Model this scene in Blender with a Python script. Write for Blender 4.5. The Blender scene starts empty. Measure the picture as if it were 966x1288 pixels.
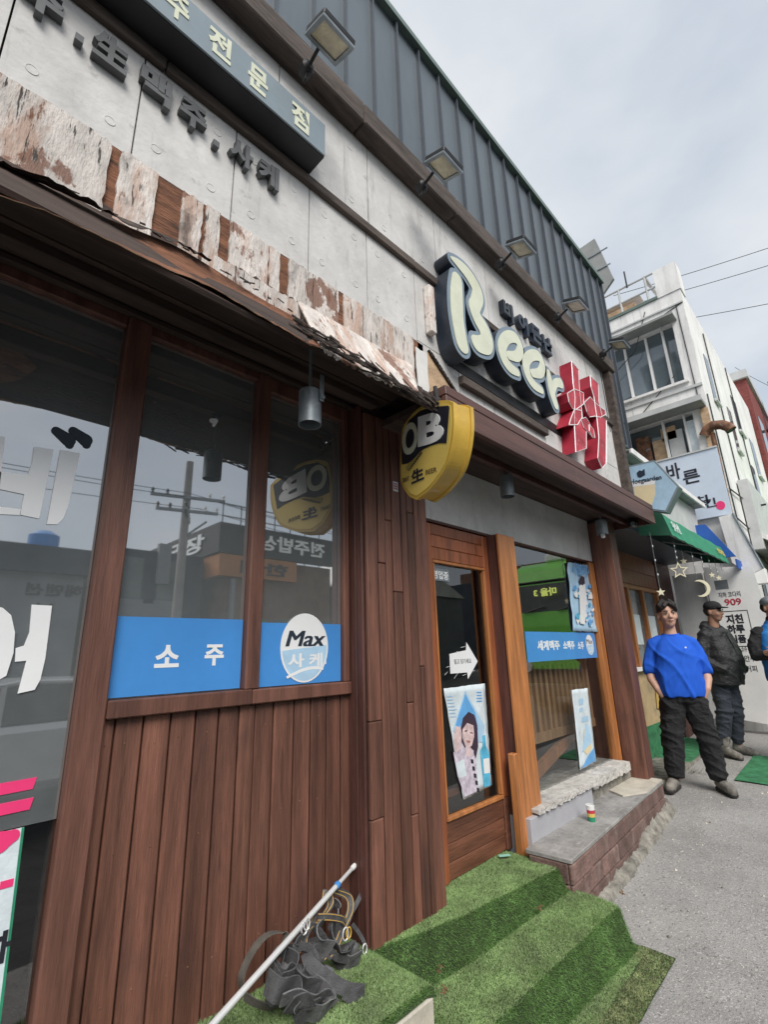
import bpy, bmesh, math, random
import numpy as np
from mathutils import Vector, Matrix, noise as mnoise

random.seed(7)
rng = np.random.default_rng(7)
S = bpy.context.scene
COL = S.collection

# ------------------------------------------------------------------ camera
f_px, W0, H0 = 609.0, 966.0, 1288.0
_vx = np.array([623., 158., f_px]); _vz = np.array([-61., -2109., f_px])
_X = _vx / np.linalg.norm(_vx)
_Z = _vz / np.linalg.norm(_vz); _Z = _Z - _X * (_X @ _Z); _Z /= np.linalg.norm(_Z)
_Y = np.cross(_Z, _X)
R = np.stack([_X, _Y, _Z])
CP = np.array([0., -2., 1.45])
cam_d = bpy.data.cameras.new('camera'); cam = bpy.data.objects.new('camera', cam_d); COL.objects.link(cam)
r_, u_, b_ = R @ [1, 0, 0], R @ [0, -1, 0], R @ [0, 0, -1]
cam.matrix_world = Matrix(((r_[0], u_[0], b_[0], CP[0]), (r_[1], u_[1], b_[1], CP[1]), (r_[2], u_[2], b_[2], CP[2]), (0, 0, 0, 1)))
cam_d.sensor_fit = 'VERTICAL'; cam_d.sensor_height = 36; cam_d.sensor_width = 27
cam_d.lens = f_px / H0 * 36; cam_d.clip_start = .02; cam_d.clip_end = 3000
S.camera = cam
S.view_settings.view_transform = 'Standard'; S.view_settings.look = 'None'
S.view_settings.exposure = 0.95; S.view_settings.gamma = 1

# ------------------------------------------------------------------ sky and sun
SUN_EL, SUN_AZ = math.radians(44), math.radians(-122)     # azimuth of the sun measured from +X
w = bpy.data.worlds.new('World'); S.world = w; w.use_nodes = True
nt = w.node_tree; nt.nodes.clear()
out = nt.nodes.new('ShaderNodeOutputWorld'); bg = nt.nodes.new('ShaderNodeBackground')
sky = nt.nodes.new('ShaderNodeTexSky'); sky.sky_type = 'NISHITA'; sky.sun_disc = False
sky.sun_elevation = SUN_EL; sky.sun_rotation = math.pi / 2 - SUN_AZ; sky.dust_density = 2.0
tc = nt.nodes.new('ShaderNodeTexCoord')
mp = nt.nodes.new('ShaderNodeMapping'); mp.inputs['Scale'].default_value = (1, 1, 2.2); mp.inputs['Location'].default_value = (1.3, 4.2, 2.4)
n1 = nt.nodes.new('ShaderNodeTexNoise'); n1.inputs['Scale'].default_value = 1.25; n1.inputs['Detail'].default_value = 6; n1.inputs['Roughness'].default_value = .5
rmp = nt.nodes.new('ShaderNodeValToRGB')
rmp.color_ramp.elements[0].position = .38; rmp.color_ramp.elements[0].color = (3.05, 3.4, 3.85, 1)
rmp.color_ramp.elements[1].position = .66; rmp.color_ramp.elements[1].color = (5.3, 5.3, 5.25, 1)
mx = nt.nodes.new('ShaderNodeMix'); mx.data_type = 'RGBA'; mx.inputs[0].default_value = .9
nt.links.new(tc.outputs['Generated'], mp.inputs[0]); nt.links.new(mp.outputs[0], n1.inputs[0])
nt.links.new(n1.outputs[0], rmp.inputs[0])
nt.links.new(sky.outputs[0], mx.inputs[6]); nt.links.new(rmp.outputs[0], mx.inputs[7])
nt.links.new(mx.outputs[2], bg.inputs[0]); bg.inputs[1].default_value = .1
nt.links.new(bg.outputs[0], out.inputs[0])
sd = bpy.data.lights.new('sun', 'SUN'); sd.energy = 1.7; sd.angle = math.radians(32); sd.color = (1, .96, .9)
so = bpy.data.objects.new('sun', sd); COL.objects.link(so)
sv = Vector((math.cos(SUN_AZ) * math.cos(SUN_EL), math.sin(SUN_AZ) * math.cos(SUN_EL), math.sin(SUN_EL)))
so.rotation_euler = sv.to_track_quat('Z', 'Y').to_euler(); so.location = (0, -6, 12)

# ------------------------------------------------------------------ helpers
def ray(px, py): return R @ np.array([px - W0 / 2, py - H0 / 2, f_px])
def F(px, py, Y=0.):            # a spot of the photograph -> the real spot on the facade plane y = Y
    r = ray(px, py); p = CP + (Y - CP[1]) / r[1] * r; return float(p[0]), float(p[2])
def FX(px, py, X):
    r = ray(px, py); p = CP + (X - CP[0]) / r[0] * r; return float(p[1]), float(p[2])
def FZ(px, py, Z):
    r = ray(px, py); p = CP + (Z - CP[2]) / r[2] * r; return float(p[0]), float(p[1])
def gz(x): return .04 * min(x, 26.) - .22 if x > -8 else -.54

def mat(name, col, rough=.7, metal=0., var=.12, vs=4., st=(1, 1, 1), bump=.0, bs=60., bst=None, bd=.01, spots=(), rnd=0., ior=None, coat=0., spec=None, emit=None):
    m = bpy.data.materials.new(name); m.use_nodes = True; t = m.node_tree; n = t.nodes; L = t.links
    b = n['Principled BSDF']; b.inputs['Roughness'].default_value = rough; b.inputs['Metallic'].default_value = metal
    if ior: b.inputs['IOR'].default_value = ior
    if coat: b.inputs['Coat Weight'].default_value = coat; b.inputs['Coat Roughness'].default_value = .05
    if spec is not None: b.inputs['Specular IOR Level'].default_value = spec
    g = n.new('ShaderNodeNewGeometry')
    oi = n.new('ShaderNodeObjectInfo')
    off = n.new('ShaderNodeVectorMath'); off.operation = 'MULTIPLY_ADD'
    L.new(oi.outputs['Random'], off.inputs[0]); off.inputs[1].default_value = (7.3, 5.1, 9.7) if rnd else (0, 0, 0); L.new(g.outputs['Position'], off.inputs[2])
    def nz(scale, stretch, detail=5, ro=.6):
        mm = n.new('ShaderNodeMapping'); mm.inputs['Scale'].default_value = stretch
        L.new(off.outputs[0], mm.inputs[0])
        x = n.new('ShaderNodeTexNoise'); x.inputs['Scale'].default_value = scale; x.inputs['Detail'].default_value = detail; x.inputs['Roughness'].default_value = ro
        L.new(mm.outputs[0], x.inputs[0]); return x.outputs[0]
    def mixc(fac, a, c):
        x = n.new('ShaderNodeMix'); x.data_type = 'RGBA'
        L.new(fac, x.inputs[0]) if not isinstance(fac, float) else setattr(x.inputs[0], 'default_value', fac)
        for k, v in ((6, a), (7, c)):
            if isinstance(v, tuple): x.inputs[k].default_value = v + (1,)
            else: L.new(v, x.inputs[k])
        return x.outputs[2]
    def rampf(src, lo, hi):
        x = n.new('ShaderNodeMapRange'); x.inputs[1].default_value = lo; x.inputs[2].default_value = hi; L.new(src, x.inputs[0]); return x.outputs[0]
    lo = tuple(max(0, c * (1 - var * 1.6)) for c in col); hi = tuple(min(1, c * (1 + var * 1.6)) for c in col)
    c = mixc(rampf(nz(vs, st), .3, .7), lo, hi)
    fine = mixc(rampf(nz(vs * 9, st, 3), .3, .7), tuple([1 - var * .5] * 3), tuple([1 + var * .5] * 3))
    mu = n.new('ShaderNodeMix'); mu.data_type = 'RGBA'; mu.blend_type = 'MULTIPLY'; mu.inputs[0].default_value = 1
    L.new(c, mu.inputs[6]); L.new(fine, mu.inputs[7]); c = mu.outputs[2]
    for (sc, scale, stretch, t0, t1, amt) in spots:
        fc = rampf(nz(scale, stretch, 6, .65), t0, t1)
        k = n.new('ShaderNodeMath'); k.operation = 'MULTIPLY'; L.new(fc, k.inputs[0]); k.inputs[1].default_value = amt; k.use_clamp = True
        c = mixc(k.outputs[0], c, sc)
    if rnd:
        h = n.new('ShaderNodeMapRange'); L.new(oi.outputs['Random'], h.inputs[0]); h.inputs[3].default_value = 1 - rnd; h.inputs[4].default_value = 1 + rnd
        hv = n.new('ShaderNodeHueSaturation'); L.new(h.outputs[0], hv.inputs['Value']); L.new(c, hv.inputs['Color']); c = hv.outputs[0]
    L.new(c, b.inputs['Base Color'])
    if bump:
        bp = n.new('ShaderNodeBump'); bp.inputs['Strength'].default_value = bump; bp.inputs['Distance'].default_value = bd
        L.new(nz(bs, bst or st, 6), bp.inputs['Height']); L.new(bp.outputs[0], b.inputs['Normal'])
    if emit: b.inputs['Emission Color'].default_value = tuple(emit[:3]) + (1,); b.inputs['Emission Strength'].default_value = emit[3]
    return m

def glass(name, ior=1.9, tint=(.86, .88, .88)):
    m = bpy.data.materials.new(name); m.use_nodes = True; t = m.node_tree; t.nodes.clear(); L = t.links
    o = t.nodes.new('ShaderNodeOutputMaterial'); mxs = t.nodes.new('ShaderNodeMixShader'); fr = t.nodes.new('ShaderNodeFresnel'); fr.inputs[0].default_value = ior
    tr = t.nodes.new('ShaderNodeBsdfTransparent'); tr.inputs[0].default_value = tint + (1,)
    gl = t.nodes.new('ShaderNodeBsdfGlossy'); gl.inputs['Roughness'].default_value = .012
    ge = t.nodes.new('ShaderNodeNewGeometry'); inv = t.nodes.new('ShaderNodeMath'); inv.operation = 'SUBTRACT'; inv.inputs[0].default_value = 1; L.new(ge.outputs['Backfacing'], inv.inputs[1])
    mu = t.nodes.new('ShaderNodeMath'); mu.operation = 'MULTIPLY'; L.new(fr.outputs[0], mu.inputs[0]); L.new(inv.outputs[0], mu.inputs[1])
    L.new(mu.outputs[0], mxs.inputs[0]); L.new(tr.outputs[0], mxs.inputs[1]); L.new(gl.outputs[0], mxs.inputs[2]); L.new(mxs.outputs[0], o.inputs[0])
    return m

DARKSP = ((.06, .055, .05), 5, (3, 3, .7), .56, .72, .6)
MT = dict(
    concrete=mat('concrete_panel_grey', (.60, .59, .575), .85, var=.1, vs=2.2, bump=.25, bs=45, spots=[((.30, .29, .28), 2.2, (1, 1, .7), .52, .72, .45), ((.16, .155, .15), 8, (2.0, 1, .22), .58, .80, .6), ((.32, .31, .30), 14, (1, 1, 1), .62, .72, .6), ((.34, .29, .24), 3, (1, 1, .4), .62, .8, .4)]),
    soffit_white=mat('painted_board_offwhite', (.68, .67, .65), .8, var=.08, vs=3, bump=.1, spots=[((.3, .28, .26), 4, (2, 1, .5), .55, .8, .5)]),
    beam=mat('weathered_dark_wood', (.085, .066, .056), .85, var=.35, vs=6, st=(.35, 3, 3), bump=.7, bs=30, bst=(.25, 5, 5), spots=[((.20, .18, .16), 7, (.6, 3, 3), .6, .74, .5), ((.02, .016, .014), 6, (.5, 3, 3), .58, .7, .8)]),
    metal=mat('dark_grey_standing_seam_steel', (.135, .16, .18), .42, .45, var=.07, vs=1.2, st=(2, 2, .5), bump=.05, bs=5),
    seam=mat('steel_seam_edge', (.085, .10, .12), .45, .4, var=.05),
    cap=mat('green_grey_flashing', (.14, .19, .17), .5, .3, var=.1),
    plank=mat('red_brown_stained_plank', (.150, .064, .043), .55, var=.3, vs=3.5, st=(5, 5, .35), bump=.45, bs=22, bst=(8, 8, .5), rnd=.26, spots=[((.27, .13, .08), 4, (7, 4, .3), .56, .75, .55), ((.055, .03, .028), 2.2, (1.5, 1, .6), .54, .72, .55), ((.03, .014, .012), 5, (6, 4, .5), .6, .75, .7), ((.3, .2, .15), 30, (2, 2, .6), .74, .8, .6)]),
    plankdark=mat('dark_brown_stained_timber', (.09, .036, .028), .55, var=.3, vs=4, st=(5, 5, .4), bump=.4, bs=22, bst=(8, 8, .5), rnd=.2, spots=[((.14, .08, .06), 6, (6, 4, .4), .62, .8, .5)]),
    frame=mat('brown_window_timber', (.135, .060, .043), .5, var=.25, vs=4, st=(5, 5, .4), bump=.3, bs=22, bst=(8, 8, .5), rnd=.15, spots=[((.26, .15, .10), 7, (6, 6, .3), .62, .8, .6)]),
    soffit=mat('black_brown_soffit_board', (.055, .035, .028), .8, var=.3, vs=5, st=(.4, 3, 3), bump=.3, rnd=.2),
    fascia=mat('brown_painted_fascia', (.10, .045, .035), .5, var=.2, vs=4, st=(.4, 4, 4), bump=.2, bs=20, bst=(.4, 6, 6), spots=[((.2, .12, .09), 6, (.5, 6, 6), .62, .8, .5)]),
    peel=mat('peeling_whitewashed_ply', (.66, .61, .57), .9, var=.14, vs=7, st=(2, 1, .8), bump=.9, bs=34, bst=(3, 1, .7), rnd=.1, spots=[((.46, .28, .20), 4, (2.4, 1, .6), .50, .62, .7), ((.20, .085, .05), 2.6, (1.6, 1, 1.1), .57, .60, .85), ((.20, .09, .05), 15, (3, 1, .5), .6, .66, .95), ((.05, .042, .038), 15, (4.2, 1, .4), .60, .64, .95), ((.07, .06, .055), 3.2, (1.5, 1, .8), .60, .70, .8)]),
    peelback=mat('bare_weathered_ply', (.20, .085, .045), .85, var=.35, vs=8, st=(.6, 1, 4), bump=.9, bs=28, bst=(.8, 1, 6), spots=[((.04, .022, .015), 9, (.7, 1, 3), .56, .66, .9)]),
    tanply=mat('tan_raw_ply', (.50, .35, .22), .85, var=.2, vs=6, st=(1, 1, 2), bump=.4, spots=[((.2, .1, .05), 9, (1, 1, 1), .6, .72, .7)]),
    ragged=mat('splintered_black_veneer', (.055, .042, .035), .9, var=.5, vs=18, st=(.6, 3, 3), bump=.9, spots=[((.3, .27, .23), 16, (.6, 3, 3), .6, .7, .7)]),
    film=mat('grey_window_film', (.15, .165, .17), .02, var=.12, vs=2.5, ior=4.6),
    doorwood=mat('orange_brown_door_timber', (.30, .095, .04), .42, var=.25, vs=4, st=(5, 5, .4), bump=.35, bs=20, bst=(8, 8, .5), rnd=.08, spots=[((.13, .04, .02), 4, (5, 5, .5), .54, .75, .7), ((.55, .40, .28), 22, (3, 3, .6), .70, .76, .7)]),
    doorlow=mat('worn_door_panel_timber', (.15, .06, .035), .5, var=.3, vs=4, st=(.5, 5, 5), bump=.4, bs=20, bst=(.5, 8, 8), rnd=.1, spots=[((.50, .36, .24), 5, (.6, 5, 9), .66, .72, .8)]),
    orange=mat('orange_varnished_timber', (.42, .165, .055), .4, var=.22, vs=4, st=(5, 5, .4), bump=.3, bs=20, bst=(8, 8, .5), rnd=.1, spots=[((.16, .06, .03), 5, (5, 5, .4), .56, .75, .6), ((.62, .5, .38), 16, (2, 2, 1), .72, .78, .6)]),
    plaster=mat('crumbling_white_plaster', (.50, .48, .45), .95, var=.15, vs=9, bump=1.0, bs=40, spots=[((.25, .24, .22), 11, (1, 1, 1), .56, .66, .7)]),
    greypaint=mat('lavender_grey_paint', (.42, .42, .45), .7, var=.06, vs=4, bump=.15, spots=[((.2, .19, .18), 7, (1, 1, 1), .66, .74, .7)]),
    cement=mat('stained_cement_slab', (.30, .29, .28), .8, var=.2, vs=5, bump=.5, bs=60, spots=[((.12, .11, .10), 4, (1, 1, 1), .52, .7, .6), ((.52, .5, .47), 6, (1, 2.5, 1), .58, .72, .6)]),
    brick=mat('plum_brown_brick', (.175, .108, .092), .85, var=.25, vs=7, bump=.9, bs=50, rnd=.15, spots=[((.36, .30, .26), 6, (1.6, 1.6, .6), .54, .74, .65), ((.07, .05, .05), 8, (2, 1, .5), .6, .75, .6)]),
    mortar=mat('grey_mortar', (.20, .15, .135), .95, var=.2, vs=15, bump=.8),
    rubble=mat('rough_rubble_concrete', (.25, .235, .205), .95, var=.3, vs=12, bump=1.0, bs=45, spots=[((.11, .10, .085), 9, (1, 1, 1), .54, .66, .8), ((.10, .12, .05), 6, (1, 1, 1), .62, .72, .7)]),
    tile=mat('cracked_cream_tile', (.55, .51, .43), .6, var=.12, vs=8, bump=.2, spots=[((.2, .15, .1), 8, (1, 1, 1), .66, .74, .7)]),
    turfbase=mat('artificial_turf_backing', (.035, .06, .02), .95, var=.3, vs=14, bump=.8, spots=[((.10, .12, .05), 5, (1, 1, 1), .58, .7, .5)]),
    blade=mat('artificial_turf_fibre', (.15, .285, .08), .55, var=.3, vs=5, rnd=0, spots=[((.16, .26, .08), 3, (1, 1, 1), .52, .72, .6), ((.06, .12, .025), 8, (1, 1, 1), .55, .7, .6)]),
    blade_lit=mat('lit_tread_turf_fibre', (.27, .385, .16), .7, var=.25, vs=5, spots=[((.29, .34, .20), 2.2, (1, 1, 1), .50, .72, .6), ((.12, .22, .055), 6, (1, 1, 1), .55, .7, .6)]),  # lighter copy for treads; the shade of the risers is put into the fibre colours
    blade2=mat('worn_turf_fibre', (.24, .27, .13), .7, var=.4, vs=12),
    greenmat=mat('green_door_mat', (.04, .19, .085), .95, var=.25, vs=10, bump=.7, bs=120),
    asphalt=mat('pale_aggregate_pavement', (.32, .31, .30), .9, var=.12, vs=1.6, bump=.8, bs=90, spots=[((.58, .57, .55), 75, (1, 1, 1), .575, .62, .8), ((.12, .115, .11), 62, (1, 1, 1), .575, .63, .8), ((.45, .44, .42), 24, (1, 1, 1), .60, .66, .6), ((.20, .19, .18), 1.3, (1, 1, 1), .55, .75, .5), ((.42, .41, .39), 1.1, (1, 1, 1), .6, .7, .4)]),
    road=mat('grey_asphalt', (.07, .07, .072), .9, var=.15, vs=3, bump=.5, bs=80),
    lampgrey=mat('galvanised_grey_lamp_metal', (.24, .27, .29), .45, .5, var=.15, vs=9, spots=[((.10, .10, .10), 12, (1, 1, .5), .58, .7, .7)]),
    black=mat('black_painted_metal', (.02, .02, .022), .5, .2, var=.2),
    lampglass=mat('cloudy_floodlight_glass', (.48, .43, .30), .25, var=.2, vs=12, coat=.4),
    signgrey=mat('blue_grey_sign_face', (.20, .25, .28), .4, var=.06, vs=3, coat=.2),
    signblack=mat('black_sign_edge', (.016, .017, .022), .5, var=.2),
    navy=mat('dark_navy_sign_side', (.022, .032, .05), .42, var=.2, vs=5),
    letterrim=mat('blue_grey_letter_rim', (.19, .25, .31), .5, var=.06),
    cream=mat('cream_acrylic', (.66, .68, .52), .35, var=.06, vs=7, coat=.3, spots=[((.45, .42, .3), 9, (1, 1, .5), .64, .74, .5)]),
    letter=mat('charcoal_letter', (.10, .105, .11), .6, .1, var=.15, vs=8),
    red=mat('faded_crimson_paint', (.44, .035, .055), .6, var=.22, vs=7, bump=.2, rnd=.05, spots=[((.66, .30, .33), 13, (1, 1, 1), .58, .7, .65), ((.22, .012, .03), 6, (1, 1, 1), .58, .75, .5)]),
    redside=mat('crimson_sign_side', (.34, .016, .038), .55, var=.18, vs=6),
    white=mat('white_paint', (.78, .78, .77), .5, var=.04),
    vinyl=mat('white_vinyl', (.84, .85, .86), .25, var=.02, ior=1.7),
    yellow=mat('yellow_enamel', (.60, .39, .065), .4, var=.08, vs=5, coat=.3, spots=[((.36, .2, .05), 14, (1, 1, .5), .64, .74, .6)]),
    lemon=mat('pale_yellow_print', (.72, .53, .13), .4, var=.04, coat=.2),
    ink=mat('black_ink', (.02, .02, .03), .4, var=.1),
    brownink=mat('brown_ink', (.12, .08, .03), .5, var=.1),
    blue=mat('sky_blue_film', (.065, .27, .66), .35, var=.05, vs=2, coat=.2),
    paleblue=mat('pale_blue_print', (.42, .62, .80), .4, var=.08, vs=9),
    midblue=mat('mid_blue_print', (.13, .38, .72), .4, var=.1, vs=9),
    tealprint=mat('cyan_print', (.10, .45, .66), .4, var=.2, vs=20),
    postwhite=mat('poster_paper', (.66, .74, .78), .4, var=.10, vs=7, bump=.35, bs=9, bd=.02),
    skinprint=mat('skin_tone_print', (.66, .50, .50), .5, var=.16, vs=22),
    dressprint=mat('mauve_white_print', (.60, .53, .62), .5, var=.22, vs=26),
    hairprint=mat('dark_hair_print', (.05, .03, .05), .5, var=.1),
    pink=mat('hot_pink_print', (.85, .05, .20), .4, var=.03),
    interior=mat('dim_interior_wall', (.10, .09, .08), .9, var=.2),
    woodin=mat('interior_rail_timber', (.50, .30, .17), .5, var=.2, vs=4, st=(5, 5, .4)),
    wall_cream=mat('grimy_cream_plaster', (.46, .34, .19), .85, var=.12, vs=4, bump=.3, spots=[((.16, .15, .13), 3, (1, 1, 1), .5, .7, .8)]),
    white_wall=mat('whitewashed_concrete_wall', (.78, .77, .76), .85, var=.06, vs=2, bump=.15, spots=[((.42, .42, .41), 2.4, (2, 2, .3), .50, .75, .6), ((.20, .20, .19), 5, (3, 3, .16), .58, .74, .6)]),
    greywall=mat('light_grey_cladding', (.50, .51, .51), .6, var=.07),
    roofgrey=mat('grey_roof_sheet', (.27, .28, .27), .6, var=.1),
    rust=mat('rusty_steel', (.20, .10, .06), .8, .3, var=.4, vs=12, bump=.5, spots=[((.35, .34, .32), 8, (1, 1, 1), .55, .66, .8)]),
    redbrick=mat('red_brick_far', (.20, .05, .045), .85, var=.25, vs=14, st=(1, 1, 3)),
    winglass=mat('dark_reflective_window_glass', (.10, .13, .15), .06, var=.1, ior=2.0),
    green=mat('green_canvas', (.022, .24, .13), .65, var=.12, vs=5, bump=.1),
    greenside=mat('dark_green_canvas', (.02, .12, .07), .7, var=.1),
    royal=mat('royal_blue_tarp', (.02, .10, .42), .6, var=.1),
    hexblue=mat('ice_blue_sign_print', (.40, .58, .74), .4, var=.1, vs=3, coat=.3),
    beer=mat('pale_beer_print', (.78, .66, .42), .4, var=.06),
    signlav=mat('pale_lavender_sign', (.58, .66, .78), .5, var=.03),
    steel=mat('brushed_aluminium_tube', (.74, .74, .74), .35, .25, var=.06),
    strap=mat('charcoal_webbing', (.095, .095, .10), .8, var=.2, vs=30, bump=.5, bs=200),
    strapolive=mat('dusty_olive_webbing', (.12, .11, .095), .85, var=.15, vs=30, bump=.5, bs=200),
    nylon=mat('worn_grey_nylon', (.15, .15, .155), .6, var=.25, vs=12, bump=.6, bs=50),
    piping=mat('orange_yellow_stitching', (.62, .38, .10), .7, var=.1),
    cloth_blue=mat('royal_blue_jersey', (.008, .10, .60), .85, var=.05, vs=3, bump=.2, bs=7, bst=(1.6, 1.6, .55), bd=.05),
    cloth_black=mat('black_work_cloth', (.016, .016, .018), .9, var=.3, vs=6, bump=.7, bs=9, bst=(1, 1, 1.4), bd=.05),
    cloth_navy=mat('navy_grey_trouser_cloth', (.035, .042, .058), .85, var=.2, vs=8, bump=.6, bs=9, bst=(1, 1, 1.2), bd=.04),
    cloth_maroon=mat('dark_maroon_cloth', (.035, .016, .03), .85, var=.2),
    jacket=mat('black_jacket_nylon', (.020, .021, .023), .6, var=.3, vs=6, bump=.8, bs=7, bst=(1, 1, 1.5), bd=.05),
    vest=mat('bright_blue_vest_cloth', (.015, .17, .50), .7, var=.15, vs=8, bump=.3, bs=20),
    skin=mat('skin', (.56, .33, .24), .55, var=.06, vs=14),
    skin2=mat('tanned_skin', (.40, .22, .15), .55, var=.08, vs=14),
    lip=mat('lip', (.38, .16, .13), .5, var=.05),
    hair=mat('black_hair', (.018, .014, .013), .5, var=.3, vs=40, st=(4, 4, .5), bump=.6, bs=90),
    boot=mat('dusty_grey_boot_leather', (.20, .185, .165), .8, var=.3, vs=14, bump=.4, bs=50),
    sole=mat('black_rubber_sole', (.03, .03, .03), .8, var=.2),
    busgreen=mat('bus_green_paint', (.22, .66, .10), .3, var=.03, coat=.5),
    busglass=mat('bus_window_glass', (.09, .10, .10), .25, var=.05),
    led=mat('yellow_led_sign', (.7, .8, .2), .5, var=.02, emit=(.75, .85, .2, 1.)),
    opp_white=mat('opposite_pale_wall', (.24, .26, .28), .85, var=.08, vs=2),
    opp_dark=mat('opposite_slate_wall', (.04, .055, .075), .8, var=.15, vs=2),
    opp_black=mat('opposite_black_signboard', (.025, .025, .028), .6, var=.1),
    opp_orange=mat('opposite_orange_signboard', (.42, .17, .05), .6, var=.08),
    opp_brown=mat('opposite_brown_cladding', (.16, .09, .06), .7, var=.15),
    polec=mat('concrete_utility_pole', (.30, .29, .28), .85, var=.1),
    carwhite=mat('car_body_white', (.60, .61, .62), .25, var=.02, coat=.6),
    starmat=mat('pale_gold_plastic', (.66, .62, .45), .5, var=.05),
    leaf=mat('dry_brown_leaf', (.20, .12, .06), .9, var=.3),
    moss=mat('roadside_weed', (.10, .16, .04), .9, var=.3, vs=20),
    teal=mat('pale_teal_paper', (.28, .55, .46), .6, var=.04),
    bag=mat('black_plastic_bag', (.02, .02, .022), .3, var=.2, bump=.6, bs=14),
    signmaroon=mat('maroon_sign_board', (.12, .02, .03), .5, var=.1),
)

def tag(o, label=None, cat=None, group=None, kind=None):
    if label: o['label'] = label
    if cat: o['category'] = cat
    if group: o['group'] = group
    if kind: o['kind'] = kind
    return o
def thing(name, loc, label, cat, group=None, rz=0.):
    o = bpy.data.objects.new(name, None); COL.objects.link(o); o.location = loc; o.rotation_euler = (0, 0, rz)
    o.empty_display_size = .1
    return tag(o, label, cat, group)

FAC = ((0, 0, 0), (1, 0, 0), (0, 0, 1), (0, -1, 0))     # facade frame: u = x, v = z, n = towards the street

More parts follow.
